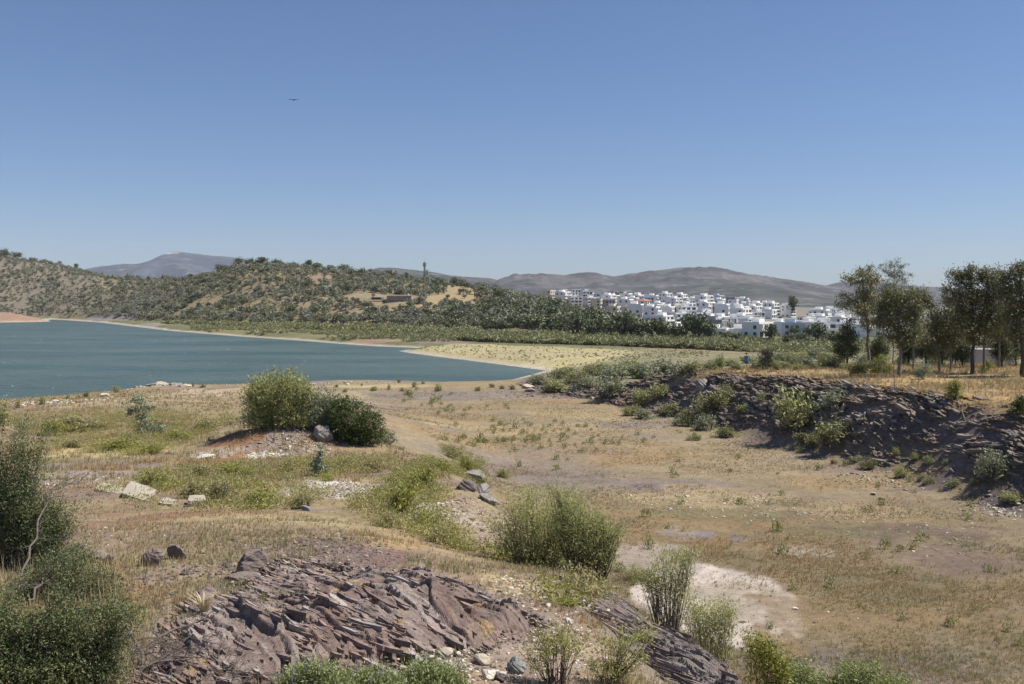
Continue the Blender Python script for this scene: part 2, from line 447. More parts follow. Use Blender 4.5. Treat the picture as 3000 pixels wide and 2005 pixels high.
PATCHES = [  # u, v, du, dv, colour, strength, edge noise
    (2110, 1755, 240, 118, PALE, 1.0, 0.12), (1930, 1640, 130, 60, (.40, .33, .27), .7, 0.25), (2150, 1760, 180, 70, (.33, .265, .165), .55, .5),
    (1965, 1437, 48, 14, (.14, .105, .11), .9, .3), (1900, 1425, 60, 10, (.17, .13, .125), .7, .3), (2060, 1565, 45, 10, (.24, .20, .19), .9, .3), (2160, 1580, 25, 8, (.22, .19, .18), .9, .3),
    (1980, 1560, 60, 22, (.26, .22, .19), .5, .4), (2340, 1610, 90, 16, (.38, .31, .24), .6, .5), (2420, 1625, 60, 12, (.36, .30, .23), .5, .5),
    (2060, 1460, 260, 38, (.37, .28, .155), .6, .5), (2150, 1500, 300, 26, OLIVE, .7, .5), (2500, 1500, 260, 25, (.35, .25, .14), .6, .5), (1750, 1300, 300, 50, ORANGE, .3, .6),
    (2700, 1560, 260, 30, (.16, .115, .085), .75, .5), (2850, 1640, 220, 40, (.20, .14, .11), .7, .5), (2450, 1560, 220, 24, OLIVE, .6, .5), (2250, 1650, 260, 40, OLIVE, .55, .5),
    (2500, 1800, 260, 90, ORANGE, .75, .5), (2850, 1820, 220, 60, ORANGE, .6, .5), (2750, 1960, 200, 50, GREYP, .6, .5), (2600, 1720, 260, 40, OLIVE, .55, .5), (2270, 1890, 80, 60, ORANGE, .8, .4),
    (1600, 1330, 250, 40, GREYP, .5, .5), (1500, 1390, 250, 30, GREYP, .55, .5), (1900, 1330, 200, 30, ORANGE, .35, .5), (1450, 1200, 260, 18, ORANGE, .3, .6), (1250, 1160, 160, 12, GREYP, .6, .5),
    (1320, 1225, 220, 16, ORANGE, .5, .5), (1500, 1255, 350, 16, (.36, .26, .14), .5, .5), (1100, 1132, 180, 6, (.36, .28, .15), .8, .4), (1700, 1210, 180, 18, (.33, .24, .12), .5, .5),
    (2250, 1275, 90, 22, (.15, .108, .10), .8, .3), (2760, 1415, 180, 26, (.16, .118, .11), .7, .4), (2480, 1375, 120, 14, (.18, .13, .11), .7, .4), (2980, 1470, 120, 60, (.13, .105, .105), .9, .3), (1650, 1150, 150, 18, (.17, .12, .105), .8, .3),
    (640, 1150, 170, 16, (.36, .29, .19), .9, .3), (850, 1155, 250, 12, (.33, .26, .15), .7, .4), (350, 1180, 200, 14, (.32, .25, .14), .7, .4),
    (720, 1285, 135, 36, (.235, .118, .055), .9, .3), (960, 1290, 40, 26, (.21, .105, .05), .8, .3), (850, 1300, 110, 40, (.24, .19, .165), .85, .3), (1010, 1330, 160, 30, (.26, .18, .11), .6, .4),
    (280, 1325, 190, 24, (.38, .29, .145), .9, .3), (260, 1370, 180, 24, (.21, .165, .14), .9, .3), (250, 1400, 160, 18, (.24, .18, .15), .8, .4),
    (1000, 1435, 150, 24, (.38, .325, .26), .95, .3), (960, 1415, 90, 10, (.44, .40, .34), .9, .3), (620, 1335, 90, 12, (.40, .35, .29), .6, .4), (770, 1335, 60, 10, (.5, .45, .38), .7, .4),
    (430, 1530, 190, 34, (.20, .118, .075), .9, .3), (330, 1500, 120, 30, (.22, .145, .095), .7, .3), (750, 1520, 260, 24, (.30, .23, .125), .8, .4), (1150, 1580, 160, 22, (.31, .20, .10), .8, .3),
    (1420, 1540, 150, 60, (.30, .225, .15), .6, .4), (1500, 1720, 120, 40, (.33, .25, .135), .7, .4), (1250, 1500, 60, 24, (.42, .37, .31), .6, .4), (1330, 1520, 90, 26, (.38, .32, .26), .6, .4),
    (1050, 1640, 160, 44, (.165, .105, .085), .9, .3), (880, 1610, 220, 40, (.19, .14, .12), .7, .4), (480, 1640, 250, 40, (.26, .20, .13), .6, .4), (1700, 1860, 160, 50, (.27, .20, .13), .7, .4),
    (1600, 1950, 150, 60, (.24, .18, .14), .7, .4), (300, 1750, 120, 60, (.27, .18, .105), .8, .4), (1350, 1990, 120, 30, (.27, .18, .10), .7, .4),
    # far side
    (1080, 1000, 120, 7, (.30, .19, .13), .9, .3), (1290, 998, 90, 9, (.24, .165, .135), .8, .3), (330, 935, 130, 16, (.21, .18, .16), .95, .3), (420, 955, 90, 10, (.26, .22, .19), .8, .3),
    (30, 929, 130, 13, (.31, .20, .13), 1, .2), (700, 970, 170, 8, (.22, .19, .085), .8, .3), (900, 985, 200, 6, (.23, .19, .10), .7, .3), (560, 905, 130, 14, (.29, .23, .125), .6, .5),
    (740, 895, 80, 12, (.30, .235, .125), .8, .4), (1060, 868, 80, 10, (.29, .23, .135), .9, .3), (1250, 880, 90, 12, (.28, .22, .13), .7, .4), (930, 815, 60, 16, (.30, .20, .13), .8, .4), (1160, 905, 140, 8, (.29, .22, .13), .7, .4),
    (1350, 850, 90, 14, (.38, .28, .14), .6, .4), (2290, 951, 75, 7, (.32, .20, .13), 1, .2), (2300, 962, 60, 5, (.30, .18, .12), .9, .3), (1780, 998, 130, 4, (.34, .26, .17), .7, .4),
]

def ground_colour(x, y, z):
    c = np.tile(np.array(TAN), (len(x), 1))
    n1 = fbm(x / 34 + 3, y / 16, 4, 101); n2 = fbm(x / 7, y / 3.6, 4, 102); n3 = fbm(x / 55, y / 30 + 7, 4, 103); n4 = fbm(x / 1.6, y / 1.1, 3, 104)
    c = mixc(c, OLIVE, sstep(-.05, .45, n3 + .5 * n2) * .75)
    c = mixc(c, ORANGE, sstep(.05, .5, n1 + .3 * n2) * .8)
    c = mixc(c, GREYP, sstep(.1, .5, -n1 + .6 * n2) * .8)
    nearm = y < 260
    sdh = sdpoly(x, y, HILL); sdp = sdpoly(x + 1.2 * vnoise(x / 7, y / 7, 8), y + 1.2 * vnoise(x / 6, y / 6, 9), PLAT)
    hm = sstep(-4, 1, sdh) * nearm
    h = np.tile(np.array((.275, .205, .115)), (len(x), 1))
    h = mixc(h, (.215, .150, .100), sstep(-.1, .4, n2 + .3 * n4))
    h = mixc(h, (.20, .165, .07), sstep(.05, .45, -n2 + .4 * n1) * .6)
    h = mixc(h, (.185, .135, .115), sstep(.15, .5, n4 - .2 * n1) * .7)
    c = c * (1 - hm[:, None]) + h * hm[:, None]
    pm = sstep(-6, -3, sdp) * nearm * (1 - hm)
    p = np.tile(np.array((.16, .118, .10)), (len(x), 1))
    top = sstep(-2.2, -.2, sdp + .8 * n4)
    q = np.tile(np.array((.33, .225, .105)), (len(x), 1)); q = mixc(q, (.24, .18, .085), sstep(0, .5, n2)); q = mixc(q, (.25, .15, .075), sstep(0.1, .5, n4) * .7)
    q = mixc(q, (.20, .175, .10), sstep(128, 150, y + 4 * n4))
    p = p * (1 - top[:, None]) + q * top[:, None]
    c = c * (1 - pm[:, None]) + p * pm[:, None]
    # far country
    fm = sstep(235, 300, y)
    f = np.tile(np.array((.225, .178, .105)), (len(x), 1))
    k1 = fbm(x / 60, y / 60, 4, 111); k2 = fbm(x / 16, y / 16, 3, 112)
    f = mixc(f, (.19, .155, .09), sstep(-.1, .35, k1 + .3 * k2)); f = mixc(f, (.27, .205, .115), sstep(.1, .45, -k1 + .5 * k2) * .8)
    u = 1500 + FPX * x / np.maximum(y, 50)
    f = mixc(f, (.20, .17, .13), sstep(500, 150, u) * .7)
    f = mixc(f, (.13, .135, .06), sstep(5.0, 1.5, z + k2) * sstep(300, 330, y) * .8)
    f = mixc(f, (.22, .21, .18), sstep(1750, 1900, u) * sstep(470, 520, y) * .6)
    c = c * (1 - fm[:, None]) + f * fm[:, None]
    sp = sdpoly(x + 3 * vnoise(x / 9, y / 9, 120), y + 5 * vnoise(x / 11, y / 11, 121), SPIT)
    c = mixc(c, (.43, .36, .19), sstep(-3, 4, sp) * (.8 + .3 * k2)); c = mixc(c, (.36, .30, .13), sstep(-1, 4, sp) * sstep(0, .5, k2) * .5)
    mt = sstep(1500, 2600, y)
    c = mixc(c, (.15, .145, .10), mt)
    for (pu, pv, du, dv, col, st, en) in PATCHES:
        if col is PALE: col = (.60, .50, .41)
        px, py, rx, ry = patch(pu, pv, du, dv)
        near = (np.abs(x - px) < rx * 2.2) & (np.abs(y - py) < ry * 2.2)
        if not near.any(): continue
        xx, yy = x[near], y[near]
        d = np.hypot((xx - px) / rx, (yy - py) / ry) + en * fbm(xx / (rx * .5), yy / (ry * .5), 4, int(pu + pv)) * 1.6
        sub = c[near]; c[near] = mixc(sub, col, sstep(1.0 + .25 * en, 1.0 - .7 * en, d) * st)
    sdw = sdpoly(x, y, WATER)
    band = np.interp(y, [0, 150, 300, 600, 1000], [2.0, 2.5, 3.0, 4.0, 6])
    c = mixc(c, (.43, .37, .28), sstep(-band * 1.3, -band * .4, sdw + band * .3 * n2) * .85 * sstep(0.2, -.2, sdw - 1))
    ra, rb = rock_masks(x, y)
    near = y < 40
    c = mixc(c, (.20, .158, .135), sstep(-.3, .2, np.maximum(ra, rb)) * near * .9)
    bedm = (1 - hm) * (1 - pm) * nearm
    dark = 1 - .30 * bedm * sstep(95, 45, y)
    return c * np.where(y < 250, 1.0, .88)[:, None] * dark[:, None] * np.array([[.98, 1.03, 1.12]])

_sp = [(1168, 1030), (1250, 1020), (1330, 1012), (1450, 1013), (1600, 1020), (1720, 1024), (1830, 1031), (1900, 1040), (1860, 1060), (1760, 1086), (1602, 1090), (1400, 1062)]
SPIT = [((u - 1500) / FPX * (15.3 * FPX / (v - V0)), 15.3 * FPX / (v - V0)) for u, v in _sp]

def build_ground():
    ti = np.linspace(-0.575, 0.575, 940)
    to = np.concatenate([np.linspace(-0.84, -0.60, 10), ti, np.linspace(0.60, 0.84, 10)])
    ys = np.exp(np.concatenate([np.linspace(math.log(2.2), math.log(1450), 960), np.linspace(math.log(1450), math.log(10500), 40)[1:]]))
    T, Y = np.meshgrid(to, ys)
    X = T * Y
    Z = terr(X, Y)
    ra, rb = rock_masks(X.ravel(), Y.ravel())
    Z -= (0.12 * sstep(0.0, 0.35, np.maximum(ra, rb)) * (Y.ravel() < 40)).reshape(Z.shape)
    x, y, z = X.ravel(), Y.ravel(), Z.ravel()
    C = ground_colour(x, y, z)
    nr, nc = X.shape
    i = np.arange(nr - 1)[:, None] * nc; j = np.arange(nc - 1)[None]
    F = np.stack([i + j, i + j + 1, i + nc + j + 1, i + nc + j], -1).reshape(-1, 4)
    V = np.stack([x, y, z], 1)
    m = mat_attr("ground_soil", scales=((0.35, .18), (2.2, .22), (14.0, .28), (60.0, .22)), bump=0.55, bdist=0.05, bscale=18.0)
    me = mk_mesh("ground", V, [F], [m], cols=C, smooth=True)
    g = tag(obj("ground", me), "dry brown and straw coloured ground around the lake", "ground", kind="structure")
    return g

build_ground()

# water
def build_water():
    m, N, L, B = _nodes("lake_water")
    B.inputs["Base Color"].default_value = (.040, .098, .098, 1)
    B.inputs["Roughness"].default_value = 0.28
    B.inputs["Specular IOR Level"].default_value = 0.30
    B.inputs["IOR"].default_value = 1.33
    tc = N.new("ShaderNodeTexCoord")
    mpn = N.new("ShaderNodeMapping"); mpn.inputs["Scale"].default_value = (0.22, 0.55, 1); mpn.inputs["Rotation"].default_value = (0, 0, 0.35)
    L.new(tc.outputs["Object"], mpn.inputs["Vector"])
    nz = N.new("ShaderNodeTexNoise"); nz.inputs["Scale"].default_value = 1.0; nz.inputs["Detail"].default_value = 7; nz.inputs["Roughness"].default_value = 0.62
    L.new(mpn.outputs["Vector"], nz.inputs["Vector"])
    bp = N.new("ShaderNodeBump"); bp.inputs["Strength"].default_value = 0.9; bp.inputs["Distance"].default_value = 1.2
    L.new(nz.outputs["Fac"], bp.inputs["Height"]); L.new(bp.outputs["Normal"], B.inputs["Normal"])
    n2 = N.new("ShaderNodeTexNoise"); n2.inputs["Scale"].default_value = 0.05; n2.inputs["Detail"].default_value = 9; n2.inputs["Roughness"].default_value = 0.72
    L.new(mpn.outputs["Vector"], n2.inputs["Vector"])
    cr = N.new("ShaderNodeValToRGB")
    cr.color_ramp.elements[0].position = .40; cr.color_ramp.elements[0].color = (.040, .076, .064, 1)
    cr.color_ramp.elements[1].position = .62; cr.color_ramp.elements[1].color = (.088, .120, .100, 1)
    L.new(n2.outputs["Fac"], cr.inputs["Fac"]); L.new(cr.outputs["Color"], B.inputs["Base Color"])
    xs = np.linspace(-1000, 160, 60); ys = np.linspace(120, 1000, 60)
    X, Y = np.meshgrid(xs, ys); nr, nc = X.shape
    i = np.arange(nr - 1)[:, None] * nc; j = np.arange(nc - 1)[None]
    F = np.stack([i + j, i + j + 1, i + nc + j + 1, i + nc + j], -1).reshape(-1, 4)
    tag(obj("water", mk_mesh("water", np.stack([X.ravel(), Y.ravel(), 0 * X.ravel()], 1), [F], [m])), "teal wind-rippled lake water", "lake", kind="structure")
    # whitecaps: low lenses of foam lying on the wave tops
    fm = mat_plain("foam", (.75, .78, .78), .7, .05)
    b = MB(); n = 0
    while n < 50:
        u = rng.uniform(-60, 1500); v = rng.uniform(962, 1185)
        Y = H * FPX / (v - V0); x = (u - 1500) / FPX * Y
        if sdpoly(np.array([x]), np.array([Y]), WATER)[0] < 8 or rng.random() > (1.2 - u / 1700): continue
        L_ = rng.uniform(.12, .36) * Y / 300; a = rng.normal(0.3, .3); k = 8
        w = L_ * rng.uniform(.35, .7)
        an = np.linspace(0, 2 * math.pi, k, endpoint=False)
        rr = rng.uniform(.6, 1.1, k)
        P = np.stack([L_ * rr * np.cos(an), w * rr * np.sin(an), np.full(k, .012)], 1)
        P = np.concatenate([P, [[0, 0, .05 + .12 * L_]]])
        ca, sa = math.cos(a), math.sin(a)
        P[:, :2] = P[:, :2] @ np.array([[ca, sa], [-sa, ca]])
        b.add(P + [x, Y, 0], [(q, (q + 1) % k, k) for q in range(k)])
        n += 1
    tag(obj("foam", b.mesh("foam", [fm], True)), "white foam flecks on the wind-blown lake", "foam", kind="stuff")

build_water()

# ------------------------------------------------------------------ mountains
def mountain(label, crest, Yc, front, back, seed, rough, c1, c2, pale=None):
    c1 = tuple(g * q for g, q in zip((.42, .50, .74), c1)); c2 = tuple(g * q for g, q in zip((.52, .58, .78), c2))  # blue of the distance haze painted into the scrub colours
    cu = np.array([p[0] for p in crest], float); cv = np.array([p[1] for p in crest], float)
    us = np.linspace(cu[0], cu[-1], 420); t = np.concatenate([np.linspace(0, 1, 90), 1 + np.linspace(0, 1, 14)[1:]])
    Uu, T = np.meshgrid(us, t)
    Y = np.where(T <= 1, Yc - front * (1 - T), Yc + back * (T - 1))
    th = (Uu - 1500) / FPX
    X = th * Yc * (0.55 + 0.45 * Y / Yc)
    zc = H - (np.interp(Uu, cu, cv) - V0) / FPX * Yc
    g = np.where(T <= 1, np.sin(np.clip(T, 0, 1) * math.pi / 2) ** 0.9, 1 - 0.6 * (T - 1))
    rid = ridged(X / (Yc * .09), Y / (Yc * .13), 5, seed)
    Z = -6 + (zc + 6) * g + (rid - .62) * rough * np.clip(np.sin(np.clip(T, 0, 1) * math.pi) + .02, 0, 1) * zc * .8
    Z += fbm(X / (Yc * .008), Y / (Yc * .008), 3, seed + 3) * zc * .012
    x, y, z = X.ravel(), Y.ravel(), Z.ravel()
    c = np.tile(np.array(c1), (len(x), 1))
    c = mixc(c, c2, sstep(-.1, .4, fbm(x / (Yc * .03), y / (Yc * .03), 5, seed + 9)))
    c = mixc(c, (.15, .15, .15), sstep(.28, .5, fbm(x / (Yc * .012), y / (Yc * .012), 4, seed + 19)) * .7)
    if pale:
        for (pu, pv, du, dv) in pale:
            px = (pu - 1500) / FPX * Yc; pz = H - (pv - V0) / FPX * Yc
            d = np.hypot((x - px) / (du / FPX * Yc), (z - pz) / (dv / FPX * Yc)) + .6 * fbm(x / (Yc * .006), z / (Yc * .006), 3, seed + 5)
            c = mixc(c, (.42, .38, .38), sstep(1.0, .5, d) * .8)
    nr, nc = X.shape
    i = np.arange(nr - 1)[:, None] * nc; j = np.arange(nc - 1)[None]
    F = np.stack([i + j, i + j + 1, i + nc + j + 1, i + nc + j], -1).reshape(-1, 4)
    m = mat_attr("mountain_scrub_haze_tint", scales=((1 / (Yc * .02), .2), (1 / (Yc * .004), .3)), bump=0)
    tag(obj("mountain", mk_mesh("mountain", np.stack([x, y, z], 1), [F], [m], cols=c, smooth=True)), label, "mountain", kind="structure")

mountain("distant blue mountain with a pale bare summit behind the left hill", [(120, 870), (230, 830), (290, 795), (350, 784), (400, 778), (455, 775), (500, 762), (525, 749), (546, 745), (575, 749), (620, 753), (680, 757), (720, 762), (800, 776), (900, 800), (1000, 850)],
         9000, 2500, 1500, 201, .35, (.075, .10, .10), (.11, .13, .13), [(556, 752, 26, 5)])  # farthest range: bluer base colours stand in for denser haze
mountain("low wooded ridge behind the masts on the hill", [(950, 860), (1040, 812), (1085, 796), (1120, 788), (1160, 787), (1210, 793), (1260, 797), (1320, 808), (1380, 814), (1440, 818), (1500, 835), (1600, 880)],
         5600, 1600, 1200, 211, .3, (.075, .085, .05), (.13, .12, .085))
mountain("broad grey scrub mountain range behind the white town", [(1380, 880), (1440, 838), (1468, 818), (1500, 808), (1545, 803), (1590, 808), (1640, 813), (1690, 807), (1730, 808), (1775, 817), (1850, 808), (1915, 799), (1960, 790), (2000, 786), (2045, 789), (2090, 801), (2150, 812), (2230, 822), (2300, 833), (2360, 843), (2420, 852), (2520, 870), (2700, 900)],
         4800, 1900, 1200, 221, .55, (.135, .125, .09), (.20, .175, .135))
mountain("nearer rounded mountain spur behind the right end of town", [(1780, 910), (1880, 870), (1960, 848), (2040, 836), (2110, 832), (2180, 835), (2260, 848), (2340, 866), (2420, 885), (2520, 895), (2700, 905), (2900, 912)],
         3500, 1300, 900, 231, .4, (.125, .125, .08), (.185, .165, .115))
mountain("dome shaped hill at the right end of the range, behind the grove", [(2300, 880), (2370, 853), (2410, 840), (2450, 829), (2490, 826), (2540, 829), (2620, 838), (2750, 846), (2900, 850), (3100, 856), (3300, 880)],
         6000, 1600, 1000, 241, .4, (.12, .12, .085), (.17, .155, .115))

# ------------------------------------------------------------------ slate outcrop in the foreground
def sdist_line(x, y, P):
    """distance to a polyline, positive on its right-hand side (plan), and position along it 0..1"""
    P = np.asarray(P, float); best = np.full(x.shape, 1e9); sg = np.ones(x.shape); al = np.zeros(x.shape)
    n = len(P) - 1
    for i in range(n):
        ax, ay = P[i]; bx, by = P[i + 1]; ex, ey = bx - ax, by - ay
        t = np.clip(((x - ax) * ex + (y - ay) * ey) / (ex * ex + ey * ey), 0, 1)
        d = np.hypot(x - ax - t * ex, y - ay - t * ey)
        cr = ex * (y - ay) - ey * (x - ax)
        m = d < best
        best = np.where(m, d, best); sg = np.where(m, np.where(cr > 0, 1, -1), sg); al = np.where(m, (i + t) / n, al)
    return best * sg, al

LEDGES = [  # photo polyline from upper left to lower right, height of the raised right-hand bed, width
    ([(1225, 1712), (1262, 1745), (1300, 1800), (1370, 1850), (1440, 1888)], .42, 1.0),
    ([(1335, 1700), (1375, 1735), (1420, 1760), (1490, 1795)], .2, .6),
    ([(1500, 1790), (1540, 1830), (1570, 1845)], .28, .7),
    ([(1060, 1690), (1120, 1735), (1215, 1790)], .24, .6),
    ([(960, 1750), (1040, 1790), (1130, 1870), (1200, 1925)], .30, .8),
    ([(600, 1875), (690, 1872), (760, 1900), (860, 1965), (900, 2000)], .55, 1.1),
    ([(800, 1630), (900, 1680), (1000, 1735)], .18, .5),
    ([(480, 1790), (560, 1830), (640, 1850)], .22, .6),
    ([(880, 1850), (960, 1890), (1040, 1930)], .2, .6),
    ([(1730, 1660), (1800, 1710), (1860, 1750)], .2, .6),
    ([(1850, 1775), (1940, 1830), (2010, 1880)], .26, .7),
    ([(1960, 1900), (2060, 1950), (2140, 2000)], .28, .7),
]
LEDGES = [(plan(p), a, w) for p, a, w in LEDGES]

def slate(x, y):
    """bedded slate relief: long slabs along the strike, stepped across it; height and an id for colour"""
    sx, sy = 0.60, -0.80
    wx = x + 0.09 * fbm(x / 2.6, y / 2.6, 3, 301); wy = y + 0.09 * fbm(x / 2.6 + 9, y / 2.6, 3, 302)
    a = wx * sx + wy * sy; c = wx * (-sy) + wy * sx
    hgt = 0; ids = 0
    mod = sstep(-.30, .35, fbm(x / 1.6, y / 1.6, 3, 341))
    for (per, ln, amp, sd) in ((.74, 2.8, .08, 311), (.30, 1.5, .075, 321), (.125, .7, .060, 331), (.055, .3, .024, 335)):
        q = c / per + 0.8 * fbm(a / ln, c / (per * 3.0), 3, sd) + 1.6 * vnoise(a / (ln * 3), c / (per * 9), sd + 1)
        f = q - np.floor(q); cell = _h(np.floor(q), np.floor(a / (ln * 1.7) + 2.3 * _h(np.floor(q), np.floor(q) * 0, sd)), sd + 2)
        up = (1 - f) ** 1.4 * np.clip(f / .05, 0, 1)
        hgt = hgt + amp * up * (.1 + 1.2 * cell ** 1.5) * (.3 + .7 * mod) - amp * .7 * cell * np.clip(1 - np.abs(f - .02) / .05, 0, 1)
        ids = ids + cell * (.4 if per > .2 else .25)
    hgt = hgt + .10 * fbm(x / .9, y / .9, 3, 345) + .035 * fbm(a / .5, c / .10, 4, 351) * (.4 + .6 * mod)
    for P, A, W in LEDGES:
        d, al = sdist_line(x + .06 * vnoise(x / .25, y / .25, 361), y + .06 * vnoise(x / .22, y / .22, 362), P)
        d = -d                                               # raised bed lies on the sunny side
        e = np.sin(np.clip(al, 0, 1) * math.pi) ** .35
        hgt = hgt + A * e * sstep(-.01, .07, d) * np.exp(-np.clip(d, 0, None) / W) - A * .35 * e * sstep(-.45, -.02, d) * (d < 0.03)
    return hgt, ids

def build_outcrop():
    xs = np.arange(-6.2, 5.3, .021); ys = np.arange(10.2, 25.4, .026)
    X, Y = np.meshgrid(xs, ys)
    ra, rb = rock_masks(X.ravel(), Y.ravel()); m = np.maximum(ra, rb).reshape(X.shape)
    keep = m > -.25
    base = terr(X, Y)
    hgt, ids = slate(X.ravel(), Y.ravel()); hgt = hgt.reshape(X.shape); ids = ids.reshape(X.shape)
    crestm = sstep(21.0, 16.0, Y) * .8 + .2
    w = sstep(-.05, .7, m)
    Z = base - .12 * (1 - w) + (hgt * crestm - .04) * w
    c = np.tile(np.array(SLATE), (X.size, 1))
    f = fbm(X.ravel() / .8, Y.ravel() / 1.4, 4, 371); idr = ids.ravel()
    c = mixc(c, (.27, .23, .21), sstep(.5, .95, idr + .3 * f) * .9)
    c = mixc(c, (.125, .098, .09), sstep(.5, .2, idr + .2 * f) * .85)
    c = mixc(c, (.21, .145, .12), sstep(.0, .4, -f) * .5)
    c = mixc(c, (.30, .215, .12), sstep(.25, .5, fbm(X.ravel() / .5, Y.ravel() / .5, 4, 372) + .5 * sstep(17, 23, Y.ravel()) - .05) * .75)
    dB = sdpoly(X.ravel(), Y.ravel(), [(3.1, 20.6), (4.2, 19.4), (4.9, 17), (5, 13), (3.9, 13), (3.7, 15.5), (3.3, 18), (2.9, 19.5)])
    c = mixc(c, (.34, .285, .245), sstep(-.15, .1, dB) * .9)
    db2 = sstep(-.1, .3, rb) * sstep(1.2, 2.4, X.ravel() - 0 * Y.ravel())
    c = mixc(c, (.12, .115, .112), db2 * .6 * sstep(.1, -.1, dB))
    nr, nc = X.shape
    i = np.arange(nr - 1)[:, None] * nc; j = np.arange(nc - 1)[None]
    F = np.stack([i + j, i + j + 1, i + nc + j + 1, i + nc + j], -1).reshape(-1, 4)
    F = F[keep.ravel()[F].all(1)]
    used = np.unique(F); mp = np.full(X.size, -1); mp[used] = np.arange(len(used))
    V = np.stack([X.ravel(), Y.ravel(), Z.ravel()], 1)[used]
    V = V.copy(); Cc = c[used]; Fs = [mp[F]]
    # angular slabs and shards of slate broken out along the bedding
    r = np.random.default_rng(91); n = 17000
    x = r.uniform(-6.1, 5.0, n); y = 10.4 + 11.5 * r.uniform(0, 1, n) ** 1.25
    ra_, rb_ = rock_masks(x, y); mk = np.maximum(ra_, rb_)
    nz = fbm(x / 1.3, y / 1.3, 3, 377)
    k = (mk > .12) & (r.random(n) < .45 + 1.1 * nz); x, y = x[k], y[k]; n = len(x)
    h_, id_ = slate(x, y); ww = sstep(-.05, .7, np.maximum(*rock_masks(x, y))); cm = sstep(21.0, 16.0, y) * .8 + .2
    e = .12; z = terr(x, y) + (h_ * cm - .04) * ww; zx = (terr(x + e, y) - terr(x - e, y)) / (2 * e); zy = (terr(x, y + e) - terr(x, y - e)) / (2 * e)
    an = math.atan2(-.80, .60) + r.normal(0, .07, n) + .08 * nz[k] * 3 - .14 * sstep(-2, -5, x)
    S = np.stack([np.cos(an), np.sin(an), zx * np.cos(an) + zy * np.sin(an) + r.normal(0, .05, n)], 1); S /= np.linalg.norm(S, axis=1)[:, None]
    N0 = np.stack([-zx, -zy, np.ones(n)], 1); Cv = np.cross(N0, S); Cv /= np.linalg.norm(Cv, axis=1)[:, None]
    Cv *= np.where(Cv[:, 0] < 0, -1, 1)[:, None]
    ph = r.uniform(.0, .20, n); Nn = np.cross(S, Cv); Nn *= np.where(Nn[:, 2] < 0, -1, 1)[:, None]
    C2 = Cv * np.cos(ph)[:, None] - Nn * np.sin(ph)[:, None]; N2 = Nn * np.cos(ph)[:, None] + Cv * np.sin(ph)[:, None]
    L = np.clip(.075 * np.exp(r.normal(.45, .60, n)), .03, .62); W = np.minimum(L * r.uniform(.10, .34, n), .12); T = np.clip(W * r.uniform(.2, .5, n), .010, .07)
    hx = np.array([(-1, -.1), (-.55, .5), (.5, .55), (1, .12), (.6, -.5), (-.5, -.55)])
    q = hx[None] + r.normal(0, .13, (n, 6, 2))
    lift = T * r.uniform(-.4, .42, n)
    base_ = np.stack([x, y, z], 1)[:, None] + S[:, None] * (q[:, :, :1] * L[:, None, None]) + C2[:, None] * (q[:, :, 1:] * W[:, None, None])
    top_ = base_ + N2[:, None] * lift[:, None, None]; bot_ = base_ * 1.0 - N2[:, None] * (T * 1.4 + .02)[:, None, None]
    VV = np.concatenate([top_, bot_], 1).reshape(-1, 3); o = np.arange(n)[:, None, None] * 12 + len(V)
    side = np.array([(i, (i + 1) % 6, 6 + (i + 1) % 6, 6 + i) for i in range(6)])[None]; cap = np.array([(0, 1, 2, 3), (0, 3, 4, 5)])[None]
    Fs.append((np.concatenate([side, cap], 1) + o).reshape(-1, 4))
    tone = r.uniform(0, 1, n)[:, None]; sc_ = np.array(SLATE)[None] * (.78 + .95 * tone) * (1 + r.normal(0, .03, (n, 3)))
    sc_ = np.where(r.random((n, 1)) < .12, np.array([[.33, .30, .275]]), sc_)
    V = np.concatenate([V, VV]); Cc = np.concatenate([Cc, np.repeat(sc_, 12, 0)])
    m_ = mat_attr("slate_rock", scales=((3.0, .2), (20.0, .28), (90.0, .2)), bump=.6, bdist=.02, bscale=40.0, rough=.85)
    tag(obj("rock_outcrop", mk_mesh("rock_outcrop", V, [np.concatenate(Fs)], [m_], cols=Cc)), "purple brown layered slate outcrop in the foreground", "rock outcrop", kind="structure")

build_outcrop()

